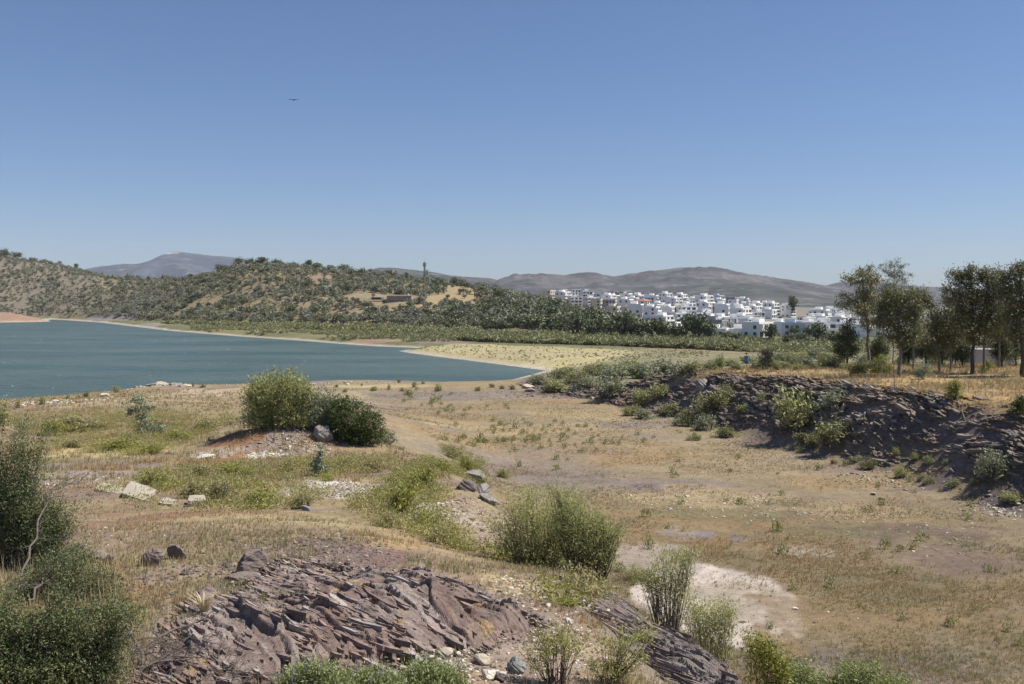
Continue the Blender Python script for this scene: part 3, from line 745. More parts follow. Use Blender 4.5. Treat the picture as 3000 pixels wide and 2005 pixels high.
# ------------------------------------------------------------------ dark slate bank on the right
def build_bank():
    P = np.array(PLAT[1:11], float)
    P = np.concatenate([[[50, 61]], P])
    seg = np.hypot(*np.diff(P, axis=0).T); S = np.concatenate([[0], np.cumsum(seg)])
    s = np.arange(0, S[-1] - 14, .11); t = np.concatenate([np.arange(-3.0, 0, .1), np.arange(0, 7.6, .062)])
    ex = np.interp(s, S, P[:, 0]); ey = np.interp(s, S, P[:, 1])
    k = np.ones(41) / 41
    exs = np.convolve(np.pad(ex, 20, mode='edge'), k, 'valid'); eys = np.convolve(np.pad(ey, 20, mode='edge'), k, 'valid')
    tx = np.gradient(exs); ty = np.gradient(eys); l = np.hypot(tx, ty); tx /= l; ty /= l
    nx, ny = -ty, tx                                         # outward, towards the dry bed
    if (nx * -1 + ny * -1).mean() < 0: nx, ny = -nx, -ny
    Sg, T = np.meshgrid(s, t, indexing='ij')
    X = exs[:, None] + nx[:, None] * T; Y = eys[:, None] + ny[:, None] * T
    Z = terr(X, Y)
    sf, tf = Sg.ravel(), T.ravel()
    q = tf * 1.15 + .10 * sf + .4 * fbm(sf / 3, tf / 3, 3, 401)
    hgt = 0; ids = 0
    for (ls, lq, amp, sd) in ((2.1, .62, .62, 411), (.85, .26, .42, 421), (.34, .12, .20, 431)):
        f1, f2, rid, ox, oy = worley(sf / ls, q / lq, sd)
        hgt = hgt + amp * (rid - .45) + amp * .55 * oy
        ids = ids + rid * (.5 if sd == 411 else .3)
    hgt = hgt * (.6 + .4 * sstep(-.35, .25, fbm(sf / 5, tf / 4, 3, 441)))
    gully = fbm(sf / 6, tf / 14, 3, 442) * .7
    m = sstep(-2.0, .6, tf + .5 * fbm(sf / 2, tf / 2, 2, 443)) * sstep(7.2, 4.8, tf + .8 * fbm(sf / 3, tf / 3, 2, 444)) * sstep(S[-1] - 14, S[-1] - 30, sf)
    d = (hgt + gully * .6) * m
    Xd = X.ravel() + np.repeat(nx, len(t)) * d * .85; Yd = Y.ravel() + np.repeat(ny, len(t)) * d * .85
    Zd = Z.ravel() + d * .45 + .05 * m - .25 * (1 - sstep(0, .25, m))
    c = np.tile(np.array((.165, .147, .138)), (len(sf), 1)); f = fbm(sf / 2.2, tf / 1.1, 4, 451)
    c = mixc(c, (.29, .27, .25), sstep(.6, 1.05, ids + .3 * f) * .8); c = mixc(c, (.08, .07, .07), sstep(.5, .2, ids + .2 * f) * .8)
    c = mixc(c, (.15, .10, .085), sstep(.1, .45, f) * .5); c = mixc(c, (.20, .18, .165), sstep(45, 85, sf) * .35)
    c = mixc(c, (.27, .185, .09), sstep(.9, -.7, tf + 1.0 * f) * .95)
    c = mixc(c, (.16, .122, .105), sstep(4.6, 6.2, tf + .8 * f) * .8)
    c = c * np.array([[1.12, 1.0, .86]])
    nr, nc = X.shape
    i = np.arange(nr - 1)[:, None] * nc; j = np.arange(nc - 1)[None]
    F = np.stack([i + j, i + nc + j, i + nc + j + 1, i + j + 1], -1).reshape(-1, 4)
    m_ = mat_attr("bank_slate", scales=((.7, .2), (5.0, .3), (22.0, .25)), bump=.7, bdist=.08, bscale=9.0, rough=.9)
    # broken slabs standing out of the face
    r = np.random.default_rng(97); V = np.stack([Xd, Yd, Zd], 1); ok = np.where((m > .35) & (sf < S[-1] - 24) & (fbm(sf / 2.5, tf / 1.5, 3, 461) > -.25))[0]
    pick = r.choice(ok, 5200); n = len(pick); Pp = V[pick]; si = pick // nc
    Sv = np.stack([tx[si], ty[si], r.normal(0, .10, n) + .05], 1) + r.normal(0, .16, (n, 3)) * [1, 1, .5]; Sv /= np.linalg.norm(Sv, axis=1)[:, None]
    D = np.stack([nx[si], ny[si], np.full(n, -.50)], 1); D -= (D * Sv).sum(1)[:, None] * Sv; D /= np.linalg.norm(D, axis=1)[:, None]
    Nn = np.cross(Sv, D); Nn *= np.where(Nn[:, 2] < 0, -1, 1)[:, None]
    ph = r.uniform(.1, .6, n)[:, None]; C2 = D * np.cos(ph) + Nn * np.sin(ph); N2 = Nn * np.cos(ph) - D * np.sin(ph)
    L = np.clip(.20 * np.exp(r.normal(.2, .6, n)), .1, 1.1); W = np.minimum(L * r.uniform(.25, .7, n), .42); T = np.clip(W * r.uniform(.25, .6, n), .04, .2)
    q = np.array([(-1, -.1), (-.55, .5), (.5, .55), (1, .12), (.6, -.5), (-.5, -.55)])[None] + r.normal(0, .14, (n, 6, 2))
    mid = Pp[:, None] + Sv[:, None] * (q[:, :, :1] * L[:, None, None]) + C2[:, None] * (q[:, :, 1:] * W[:, None, None])
    VV = np.concatenate([mid + N2[:, None] * (T * r.uniform(.0, .9, n))[:, None, None], mid - N2[:, None] * (T * 1.6)[:, None, None]], 1).reshape(-1, 3)
    o = np.arange(n)[:, None, None] * 12 + len(V); side = np.array([(i, (i + 1) % 6, 6 + (i + 1) % 6, 6 + i) for i in range(6)])[None]; cap = np.array([(0, 1, 2, 3), (0, 3, 4, 5)])[None]
    F = np.concatenate([F, (np.concatenate([side, cap], 1) + o).reshape(-1, 4)])
    sc_ = np.array([[.165, .142, .125]]) * r.uniform(.6, 1.7, (n, 1)); V = np.concatenate([V, VV]); c = np.concatenate([c, np.repeat(sc_, 12, 0)])
    tag(obj("slate_bank", mk_mesh("slate_bank", V, [F], [m_], cols=c)), "dark slate bank below the grove", "rock bank", kind="structure")

build_bank()
# ------------------------------------------------------------------ rocks
_ICO = None
def ico(sub=3):
    global _ICO
    if _ICO is None: _ICO = {}
    if sub not in _ICO:
        t = (1 + 5 ** .5) / 2
        V = [(-1, t, 0), (1, t, 0), (-1, -t, 0), (1, -t, 0), (0, -1, t), (0, 1, t), (0, -1, -t), (0, 1, -t), (t, 0, -1), (t, 0, 1), (-t, 0, -1), (-t, 0, 1)]
        F = [(0, 11, 5), (0, 5, 1), (0, 1, 7), (0, 7, 10), (0, 10, 11), (1, 5, 9), (5, 11, 4), (11, 10, 2), (10, 7, 6), (7, 1, 8), (3, 9, 4), (3, 4, 2), (3, 2, 6), (3, 6, 8), (3, 8, 9), (4, 9, 5), (2, 4, 11), (6, 2, 10), (8, 6, 7), (9, 8, 1)]
        V = [np.array(v) / np.linalg.norm(v) for v in V]
        for _ in range(sub):
            mid = {}; G = []
            def mp(a, b):
                k = (min(a, b), max(a, b))
                if k not in mid:
                    m = V[a] + V[b]; V.append(m / np.linalg.norm(m)); mid[k] = len(V) - 1
                return mid[k]
            for a, b, c in F:
                ab, bc, ca = mp(a, b), mp(b, c), mp(c, a)
                G += [(a, ab, ca), (b, bc, ab), (c, ca, bc), (ab, bc, ca)]
            F = G
        _ICO[sub] = (np.array(V), np.array(F))
    return _ICO[sub]

def rock_shape(r, sx, sy, sz, sub=3, planes=9, rough=.06, bed=0.0):
    V, F = ico(sub); P = V.copy()
    for _ in range(planes):
        n = r.normal(size=3); n /= np.linalg.norm(n); d = r.uniform(.45, .85)
        P -= np.maximum(P @ n - d, 0)[:, None] * n
    if bed:
        P[:, 2] += bed * (np.round(P[:, 2] * 5 + .3 * P[:, 0]) / 5 - P[:, 2])
    q = P * 3.1 + r.uniform(0, 50)
    P = P * (1 + rough * (fbm(q[:, 0] + q[:, 2], q[:, 1] - q[:, 2] * .7, 3, 5))[:, None])
    return P * np.array([sx, sy, sz]), F

M_ROCK = {
    'slate': mat_plain("slate_boulder", (.20, .16, .145), .9, .35, 5, .8), 'grey': mat_plain("grey_boulder", (.24, .22, .205), .9, .35, 4, .8),
    'pale': mat_plain("pale_boulder", (.40, .35, .28), .9, .25, 4, .7), 'white': mat_plain("white_stone", (.58, .54, .47), .9, .2, 6, .5),
    'dark': mat_plain("dark_boulder", (.15, .125, .118), .9, .4, 4, .8), 'blue': mat_plain("bluish_stone", (.20, .205, .205), .9, .4, 5, .8)}
CONC = mat_plain("weathered_concrete", (.36, .325, .26), .95, .18, 2.5, .12)

def boulder(u, v, w, h, kind, label, dep=1.0, rz=0.0, tilt=(0, 0), seed=0, flat=0.0, cat="rock", name="boulder", sink=.25, planes=9, group=None, on=None):
    """a rock w x h photo pixels large, standing on the ground seen at (u, v)"""
    x, y, z = hit(u, v); s = y / FPX; r = np.random.default_rng(900 + seed)
    P, F = rock_shape(r, w * s * .55, w * s * .5 * dep, h * s * .62, 4, planes, .12, .3 if kind in ('slate', 'dark') else 0)
    a, b = tilt
    P = P @ np.array([[1, 0, 0], [0, math.cos(a), math.sin(a)], [0, -math.sin(a), math.cos(a)]]) @ np.array([[math.cos(b), 0, -math.sin(b)], [0, 1, 0], [math.sin(b), 0, math.cos(b)]])
    P[:, 2] -= P[:, 2].min() * 1.0
    P[:, 2] -= P[:, 2].max() * sink
    o = obj(name, mk_mesh(name, P, F, [M_ROCK[kind]]), None, (x, y + w * s * .2, z + (on or 0)), rz)
    return tag(o, label, cat, group)

boulder(944, 1290, 66, 46, 'grey', "grey faceted boulder on the mound below the dark green bush", .9, .3, seed=1)
boulder(522, 1284, 30, 20, 'dark', "small dark grey boulder left of the brown mound", 1, .1, seed=2)
boulder(620, 1291, 26, 14, 'dark', "small dark stone half sunk in the left side of the brown mound", 1, 0, seed=3)
boulder(750, 1247, 22, 12, 'white', "white stone on top of the brown mound", 1, 0, seed=4)
boulder(598, 1343, 52, 12, 'white', "flat white stone in the weeds in front of the mound", 1, 0, seed=5, cat="stone")
boulder(896, 1497, 40, 16, 'blue', "low grey stone alone in dry grass right of the slabs", 1, 0, seed=6)
boulder(280, 1646, 62, 36, 'slate', "dark slate block beside the left shrub", .9, .4, (0, .25), 7)
boulder(322, 1656, 44, 32, 'dark', "dark pointed slate block touching a flatter one beside the left shrub", 1, -.5, (0, -.3), 8)
boulder(448, 1655, 68, 60, 'slate', "tilted slate slab with a flat sloping top near the left shrub", .8, .5, (.5, .15), 9, planes=7)
boulder(516, 1640, 62, 44, 'slate', "layered slate slab leaning to the right behind the tilted flat slab", .8, -.4, (.3, .5), 10)
boulder(724, 1678, 96, 62, 'slate', "big leaning slate boulder overhanging its right end on the outcrop top", .8, .25, (.3, -.35), 11, planes=7, sink=.12)
boulder(700, 1705, 100, 22, 'slate', "flat slate slab lying under the big leaning boulder", .8, .2, (0, -.1), 12)
boulder(590, 1762, 70, 44, 'slate', "stacked slate lump above the dead white grass tuft", .9, .2, (.1, -.2), 13)
boulder(345, 1890, 62, 44, 'slate', "slate slab at the edge of the lower left shrub", .9, -.2, (.2, -.35), 14)
boulder(742, 1822, 44, 26, 'grey', "loose grey slate piece on the striped outcrop", .9, .3, (.1, .2), 15)
boulder(1410, 1948, 50, 30, 'pale', "light brown angular stone below the outcrop", .9, .2, (0, .2), 16)
boulder(1512, 1972, 58, 50, 'blue', "blue grey rough boulder below the outcrop", 1, .4, (0, 0), 17)
boulder(1428, 1992, 44, 34, 'white', "pale greenish white stone at the bottom edge", 1, .4, (0, 0), 18)
boulder(1468, 1998, 44, 30, 'dark', "dark stone between the pale stone and the blue grey boulder", 1, .1, (0, 0), 19)
boulder(1667, 1830, 24, 22, 'white', "bright white stone under the tip of the slate outcrop", 1, .1, (0, .4), 20)
boulder(1300, 1922, 50, 30, 'pale', "flat tan stone at the foot of the slate beds", 1, .5, (.1, .1), 21)
boulder(1708, 1597, 14, 12, 'white', "small white stone in front of the right hand broom shrub", 1, 0, (0, 0), 22)
boulder(1386, 1412, 70, 34, 'grey', "upper lump of the grey ragged rock rib beside the broom shrub", .9, -.5, (.2, .35), 23)
boulder(1362, 1436, 64, 30, 'dark', "dark left lump of the grey ragged rock rib", .9, .2, (.2, .2), 24)
boulder(1406, 1446, 66, 32, 'grey', "middle lump of the grey ragged rock rib", 1, -.3, (.2, .3), 25)
boulder(1436, 1478, 74, 26, 'grey', "low right end of the grey ragged rock rib", .9, -.3, (.1, .3), 26)
boulder(1548, 1138, 46, 16, 'pale', "large pale flat boulder by the lake inlet", .9, .2, (0, .1), 27)
boulder(1553, 1149, 26, 12, 'grey', "grey boulder in front of the pale flat one by the inlet", 1, .1, (0, 0), 28)
boulder(1736, 1170, 14, 9, 'pale', "small tan boulder at the foot of the bank near the inlet", 1, 0, (0, 0), 29)
boulder(2562, 1451, 18, 11, 'pale', "round tan boulder beside white stones at the bank foot", 1, 0, (0, 0), 30)
boulder(2584, 1464, 20, 8, 'slate', "flat brown boulder beside the round tan one", 1, 0, (0, 0), 31)
boulder(305, 1163, 26, 14, 'white', "pale rock on the near lake shore left of the rock pile", 1, 0, (0, 0), 32)
boulder(2330, 1785, 18, 5, 'white', "white flat stone in the orange grass right of the pale patch", 1, 0, (0, 0), 33)
boulder(2178, 1826, 24, 9, 'pale', "long pale stone lying on the pale gravel patch", .5, .2, (0, 0), 34)
for k, (u, v, w, h, kd, wd) in enumerate([(440, 1132, 30, 9, 'grey', "leftmost"), (470, 1128, 36, 12, 'pale', "tallest"), (505, 1130, 34, 10, 'grey', "middle"), (540, 1134, 40, 8, 'pale', "rightmost")]):
    boulder(u, v, w, h, kd, wd + " rock of the pale pile on the near lake shore", 1, .3 * k, (0, 0), 40 + k, group="rock pile on the near shore")
# rocks standing out of the bank
for k, (u, v, w, h, kd, lb) in enumerate([(2065, 1142, 60, 34, 'grey', "large rounded grey rock near the left end of the dark bank"), (2085, 1166, 44, 26, 'grey', "grey rock below the large rounded one in the dark bank"),
                                          (2160, 1128, 44, 30, 'slate', "brown slate block high in the dark bank below the blue bin"), (2340, 1140, 24, 16, 'grey', "pale pointed rock near the top of the dark bank"),
                                          (2535, 1228, 20, 22, 'grey', "pale curled rock edge in the middle of the dark bank"), (2470, 1208, 18, 30, 'pale', "narrow tan rock upright in the dark bank"),
                                          (2975, 1285, 34, 26, 'grey', "light grey rock at the right edge of the dark bank")]):
    boulder(u, v, w, h, kd, lb, .8, .2 * k, (0, .2), 60 + k)

def slab(top, thick, label, seed, lift=0.0):
    """a concrete slab: its top corners as photo pixels on the ground, thickness in metres"""
    r = np.random.default_rng(seed); P = np.array([hit(u, v, 20) for u, v in top]); c = P.mean(0); P = P - c
    zt = thick * .55 + lift
    ring = []
    for i in range(4):
        a, b_ = P[i], P[(i + 1) % 4]
        for t in (0, .15, .4, .62, .85):
            q = a + (b_ - a) * t + r.normal(0, .012, 3) * [1, 1, 0]
            if t == 0: q = q * [.97, .97, 1]
            ring.append(q)
    R = np.array(ring); n = len(R); rows = []
    for f, zz in ((.95, -thick * .5), (1.0, zt - thick * .25), (.99, zt - .01), (.965, zt)):
        Q = R * [f, f, 1]; Q[:, 2] = R[:, 2] * .35 + zz + r.normal(0, .008, n); rows.append(Q)
    V = np.concatenate(rows + [[[0, 0, zt]], [[0, 0, -thick * .5]]])
    F4 = [(i * n + j, i * n + (j + 1) % n, (i + 1) * n + (j + 1) % n, (i + 1) * n + j) for i in range(3) for j in range(n)]
    F3 = [(3 * n + j, 3 * n + (j + 1) % n, 4 * n) for j in range(n)] + [((j + 1) % n, j, 4 * n + 1) for j in range(n)]
    tag(obj("concrete_slab", mk_mesh("concrete_slab", V, [np.array(F3), np.array(F4)], [CONC]), None, tuple(c)), label, "slab", "concrete slabs in the dry grass")

slab([(278, 1441), (356, 1449), (360, 1434), (292, 1428)], .22, "leftmost concrete slab of the four, low and half buried in grass", 1)
slab([(354, 1458), (428, 1470), (458, 1452), (386, 1437)], .30, "largest concrete slab with a flat cream top", 2, .04)
slab([(466, 1480), (506, 1486), (520, 1474), (478, 1466)], .18, "concrete slab broken and tilted between the largest and the squarish one", 3)
slab([(549, 1486), (604, 1484), (600, 1472), (553, 1473)], .34, "thick squarish concrete slab standing apart at the right", 4, .05)

# ------------------------------------------------------------------ loose stones (nobody could count them)
def stones(name, label, spots, mats, sub=1):
    b = MB(); r = np.random.default_rng(77)
    shapes = [rock_shape(r, 1, r.uniform(.6, 1), r.uniform(.35, .7), sub, 6, .1) for _ in range(14)]
    xs = np.array([s[0] for s in spots]); ys = np.array([s[1] for s in spots]); zs = terr(xs, ys)
    for (x, y, rad, mi), z in zip(spots, zs):
        P, F = shapes[r.integers(14)]
        a = r.uniform(0, 6.28); ca, sa = math.cos(a), math.sin(a)
        Q = P * rad; Q = np.stack([Q[:, 0] * ca - Q[:, 1] * sa, Q[:, 0] * sa + Q[:, 1] * ca, Q[:, 2]], 1)
        b.add(Q + [x, y, z + rad * .15], F, mi)
    tag(obj(name, b.mesh(name, mats)), label, "stones", kind="stuff")

def in_patch(n, u, v, du, dv, lo, hi, mis, r):
    x, y, rx, ry = patch(u, v, du, dv); out = []
    for _ in range(n):
        a = r.uniform(0, 6.28); q = math.sqrt(r.uniform()) * (1 + .3 * r.normal())
        out.append((x + rx * q * math.cos(a), max(6.0, y + ry * q * math.sin(a)), r.uniform(lo, hi) ** 1.0 * (1 if r.random() < .9 else 1.8), int(r.choice(mis))))
    return out

rs = np.random.default_rng(5)
SP = []
SP += in_patch(420, 2080, 1470, 260, 34, .03, .10, [1, 1, 2], rs)
SP += in_patch(160, 2350, 1510, 220, 20, .03, .10, [1, 2], rs)
SP += in_patch(260, 2700, 1560, 300, 80, .02, .09, [1, 2, 2], rs)
SP += in_patch(240, 2200, 1350, 500, 60, .03, .09, [1, 2], rs)
SP += in_patch(300, 2620, 1410, 160, 30, .04, .14, [0, 1, 2, 3], rs)
SP += in_patch(260, 2960, 1450, 120, 60, .05, .16, [0, 3, 3, 2], rs)
SP += in_patch(160, 2930, 1500, 100, 24, .05, .15, [1, 2], rs)
SP += in_patch(500, 2100, 1750, 220, 110, .012, .04, [2, 2, 1, 0], rs)
SP += in_patch(500, 2500, 1800, 450, 160, .015, .05, [1, 2, 3], rs)
SP += in_patch(420, 990, 1435, 140, 22, .02, .07, [1, 2, 2, 3], rs)
SP += in_patch(500, 850, 1300, 110, 40, .03, .12, [1, 2, 2, 3], rs)
SP += in_patch(90, 770, 1335, 60, 9, .05, .14, [1], rs)
SP += in_patch(120, 1000, 1330, 180, 30, .03, .09, [1, 2, 3], rs)
SP += in_patch(160, 1260, 1500, 90, 40, .03, .10, [1, 1, 2], rs)
SP += in_patch(300, 1420, 1520, 140, 60, .02, .06, [1, 2, 3], rs)
SP += in_patch(420, 1560, 1740, 160, 50, .012, .045, [1, 2, 3], rs)
SP += in_patch(700, 1650, 1890, 200, 90, .008, .035, [1, 2, 3, 3], rs)
SP += in_patch(900, 900, 1600, 250, 50, .01, .05, [3, 3, 2, 0], rs)
SP += in_patch(900, 560, 1690, 220, 90, .01, .05, [3, 3, 2, 0], rs)
SP += in_patch(500, 1060, 1650, 180, 50, .008, .03, [3, 0, 2], rs)
SP += in_patch(500, 700, 1820, 200, 60, .01, .05, [3, 3, 2], rs)
SP += in_patch(400, 1350, 1950, 160, 50, .01, .04, [1, 2, 3], rs)
SP += in_patch(300, 820, 1950, 200, 50, .01, .04, [2, 3], rs)
SP += in_patch(160, 230, 1405, 160, 14, .03, .08, [1, 2], rs)
SP += in_patch(400, 500, 1540, 250, 40, .01, .035, [1, 2, 3], rs)
SP += in_patch(130, 150, 1180, 160, 7, .10, .3, [1, 1, 2], rs)
SP += in_patch(150, 490, 1131, 100, 5, .10, .3, [1, 2], rs)
SP += in_patch(120, 900, 1126, 220, 4, .08, .25, [1, 2], rs)
SP += in_patch(350, 1850, 1240, 160, 24, .04, .13, [0, 3, 2], rs)
SP += in_patch(300, 1650, 1155, 160, 16, .06, .2, [0, 3, 2], rs)
SP += in_patch(350, 2250, 1280, 140, 26, .04, .13, [0, 3, 2], rs)
stones("loose_stones", "loose pale and slate coloured stones strewn over the ground", SP,
       [mat_plain("dark_pebble", (.09, .078, .075), .9, .3), mat_plain("white_pebble", (.50, .46, .38), .9, .25), mat_plain("tan_pebble", (.28, .235, .18), .9, .3), mat_plain("slate_pebble", (.145, .11, .098), .9, .3)])

# flat slate chips lying on the outcrop top
# ------------------------------------------------------------------ plants
def leaf_quads(C, Ln, Wd, r, droop=0.0, up=0.0, T=None):
    n = len(C)
    t = r.normal(size=(n, 3)); t[:, 2] += up - droop
    if T is not None: t = t * 1.0 + T * .8
    t = t * 1.0; t /= np.linalg.norm(t, axis=1)[:, None]
    q = r.normal(size=(n, 3)); b = np.cross(t, q); b /= np.linalg.norm(b, axis=1)[:, None] + 1e-9
    L_ = (Ln * r.uniform(.65, 1.3, n))[:, None]; W_ = (Wd * r.uniform(.7, 1.25, n))[:, None]
    V = np.stack([C, C + t * L_ * .5 + b * W_ * .5, C + t * L_, C + t * L_ * .5 - b * W_ * .5], 1).reshape(-1, 3)
    return V, np.arange(4 * n).reshape(n, 4)

def cloud(blobs, n, r, csize, shell=.5, per=26):
    """leaf positions in clumps inside ellipsoids (cx,cy,cz,rx,ry,rz)"""
    vol = np.array([max(b[3] * b[4] * b[5], 1e-6) ** (2 / 3) for b in blobs]); vol /= vol.sum()
    out = []; cl = []
    for b, f in zip(blobs, vol):
        k = max(3, int(n * f / per)); d = r.normal(size=(k, 3)); d /= np.linalg.norm(d, axis=1)[:, None]
        rad = (shell + (1 - shell) * r.uniform(0, 1, k)) ** .8 * r.uniform(.72, 1.06, k)
        cc = np.array(b[:3]) + d * rad[:, None] * np.array(b[3:6]); cl.append(cc)
        m = r.integers(max(2, per // 2), int(per * 1.5), k)
        ctr = np.repeat(cc, m, 0); sc_ = np.repeat(r.uniform(.6, 1.35, k), m)
        out.append(ctr + r.normal(size=(len(ctr), 3)) * csize * sc_[:, None] * np.array([1, 1, .75]))
    return np.concatenate(out), np.concatenate(cl)

def bend(p0, p1, r, k=6, wob=.08):
    p0 = np.array(p0, float); p1 = np.array(p1, float); t = np.linspace(0, 1, k)[:, None]
    L_ = np.linalg.norm(p1 - p0)
    P = p0 + (p1 - p0) * t + np.array([0, 0, 1]) * (t * (1 - t)) * L_ * .15
    P[1:-1] += r.normal(size=(k - 2, 3)) * L_ * wob
    return P

def stems_mesh(b, blobs, clumps, r, r0, base_pts, trunk=None, ntwig=40, tw=.25):
    """limbs from the base or trunk to each blob, and twigs on to its clumps"""
    for i, bl in enumerate(blobs):
        c = np.array(bl[:3])
        if trunk is not None:
            zz = trunk[:, 2]; zt = min(max(c[2] - .9 * bl[5] - .35 * np.hypot(c[0], c[1]), zz[0] + .25 * (zz[-1] - zz[0])), zz[-1])
            j = int(np.argmin(np.abs(zz - zt))); s = trunk[j]
        else:
            s = np.array(base_pts[i % len(base_pts)], float)
        P = bend(s, c, r); b.tube(P, np.linspace(r0, r0 * .35, len(P)), 5)
        near = clumps[np.linalg.norm((clumps - c) / (np.array(bl[3:6]) + 1e-6), axis=1) < 1.15]
        if len(near):
            for q in near[r.permutation(len(near))[:max(3, ntwig // len(blobs))]]:
                k = r.integers(2, len(P)); Q = bend(P[k], q, r, 4, .06); b.tube(Q, np.linspace(r0 * tw * 1.6, r0 * tw * .5, 4), 4)

def sprays(blobs, bases, ntw, nper, r, jit=.05, t0=.35, arch=.10):
    """wands that rise from the base to points in the blobs, with the places and directions of the leaves along them"""
    B = np.array(blobs, float); vol = (B[:, 3] * B[:, 4] * B[:, 5]) ** .75; w = vol / vol.sum()
    k = r.choice(len(B), ntw, p=w); d = r.normal(size=(ntw, 3)); d /= np.linalg.norm(d, axis=1)[:, None]
    E = B[k, :3] + d * (r.uniform(0, 1, ntw) ** .42 * np.where(r.random(ntw) < .2, r.uniform(1.2, 1.6, ntw), r.uniform(.80, 1.25, ntw)))[:, None] * B[k, 3:6]
    E[:, 2] = np.maximum(E[:, 2], .04)
    S = np.array(bases, float)[r.integers(len(bases), size=ntw)] + r.normal(0, .05, (ntw, 3)) * [1, 1, 0]
    far = np.abs(E[:, :1] - S[:, :1]) ; j = np.argmin(np.abs(E[:, None, 0] - np.array(bases)[None, :, 0]), 1)
    S = np.where(r.random((ntw, 1)) < .75, np.array(bases, float)[j] + r.normal(0, .02, (ntw, 3)) * [1, 1, 0], S)
    L_ = np.linalg.norm(E - S, axis=1)[:, None]
    M = S + (E - S) * .5 + np.array([0, 0, 1]) * arch * L_ + r.normal(0, .07, (ntw, 3)) * L_
    t = t0 + (1 - t0) * r.uniform(0, 1, (ntw, nper)) ** .75
    t_ = t[:, :, None]
    P = (1 - t_) ** 2 * S[:, None] + 2 * t_ * (1 - t_) * M[:, None] + t_ ** 2 * E[:, None]
    T = 2 * (1 - t_) * (M - S)[:, None] + 2 * t_ * (E - M)[:, None]; T /= np.linalg.norm(T, axis=2)[:, :, None] + 1e-9
    P = P + r.normal(0, 1, P.shape) * jit * (1.15 - .75 * t_)
    return P.reshape(-1, 3), T.reshape(-1, 3), S, M, E

def plant(name, u, v, blobs_px, nleaf, leaf, lm, bm, label, cat, seed, csize=.12, r0=.03, trunk_px=None, spread=.7, ymin=4.0, group=None, shell=.45, droop=0.0, up=0.0,
          crown="foliage", stem="stems", per=26, ntwig=60, base_px=None, loc=None, dens_y=1.0, wands=0, t0=.35, arch=.10, bsp=1.0, fill=.55):
    """blobs_px: (u, v, ru, rv[, depth offset in px]) of the leafy masses in photo pixels, turned into metres at the plant's own distance"""
    r = np.random.default_rng(seed)
    x, y, z = loc if loc else hit(u, v, ymin)
    s = y / FPX; vb = V0 + (H - z) * FPX / y
    bl = []
    for q in blobs_px:
        du, dv, ru, rv = q[:4]; off = q[4] if len(q) > 4 else r.uniform(-.25, .25) * ru
        bl.append(((du - u) * s, off * s, (vb - dv) * s, ru * s, ru * s * spread * dens_y, rv * s))
    T = None
    if wands:
        bases = [((a - u) * s + o_ * bsp, q_ * bsp, -.05) for a in (base_px or [u]) for o_, q_ in ((-.22, .12), (.2, -.12), (0, .2), (.05, -.2))]
        C, T, S_, M_, E_ = sprays(bl, bases, wands, max(6, nleaf // wands), r, csize * 1.35, t0, arch)
        k_ = max(40, int(len(C) * fill)); C2, _c = cloud(bl, k_, r, csize * 1.3, .1, 8); T2 = r.normal(size=(len(C2), 3)); C = np.concatenate([C, C2]); T = np.concatenate([T, T2 / np.linalg.norm(T2, axis=1)[:, None]])
    else:
        C, cl = cloud(bl, nleaf, r, csize, shell, per)
    C[:, 2] = np.maximum(C[:, 2], .02)
    root = empty(name, (x, y, z - .02))
    tag(root, label, cat, group)
    V, F = leaf_quads(C, leaf[0], leaf[1], r, droop, up, T)
    obj(crown, mk_mesh(crown, V, F, [lm]), root)
    b = MB(); tr = None
    if wands:
        tt_ = np.linspace(0, 1, 6)[:, None]
        for q in r.permutation(wands)[:ntwig]:
            b.tube((1 - tt_) ** 2 * S_[q] + 2 * tt_ * (1 - tt_) * M_[q] + tt_ ** 2 * E_[q], np.linspace(r0 * .55, r0 * .12, 6), 4)
    elif trunk_px:
        T = np.array([((a - u) * s, r.normal(0, .3) * r0, (vb - c) * s) for a, c in trunk_px]); T[0, 2] -= .15
        t = np.linspace(0, 1, 12); k = np.linspace(0, 1, len(T))
        tr = np.stack([np.interp(t, k, T[:, j]) for j in range(3)], 1); tr[1:-1, :2] += r.normal(0, r0 * .35, (10, 2))
        b.tube(tr, np.linspace(r0 * 1.15, r0 * .35, 12), 8)
        stems_mesh(b, bl, cl, r, r0 * .42, None, tr, ntwig)
    else:
        bp = [((a - u) * s, 0, -.05) for a in (base_px or [u])]
        stems_mesh(b, bl, cl, r, r0, bp, None, ntwig)
    obj(stem, b.mesh(stem, [bm], True), root)
    return root

BARK = mat_plain("bark_brown", (.085, .068, .055), .95, .3, 8, .6)
BARKG = mat_plain("bark_grey", (.20, .175, .15), .95, .35, 6, .5)
BARKP = mat_plain("bark_pale", (.42, .37, .31), .9, .3, 4, .4)
TWIG = mat_plain("dry_twig", (.13, .11, .10), .95, .3, 10, .3)
L_OLIVE = mat_leaf("leaf_olive", (.062, .070, .026), (.150, .150, .060), .25, (.19, .18, .09), gain=2.9)
L_DARK = mat_leaf("leaf_dark_green", (.022, .034, .010), (.062, .080, .022), .2, gain=1.9)
L_GREYG = mat_leaf("leaf_grey_green", (.085, .098, .058), (.19, .20, .125), .2, gain=1.9)
L_BLUE = mat_leaf("leaf_blue_green", (.115, .140, .088), (.215, .245, .165), .2)
L_YEL = mat_leaf("leaf_yellow_green", (.105, .120, .022), (.230, .225, .062), .3, gain=1.7)
L_BROOM = mat_leaf("leaf_broom", (.145, .152, .058), (.200, .200, .090), .5, (.24, .23, .12), gain=2.5)
L_WEED = mat_leaf("leaf_weed", (.125, .120, .048), (.250, .225, .105), .3, (.30, .24, .11))
L_THORN = mat_leaf("leaf_thorn", (.040, .056, .022), (.110, .130, .060), .25, (.12, .085, .05), gain=1.9)
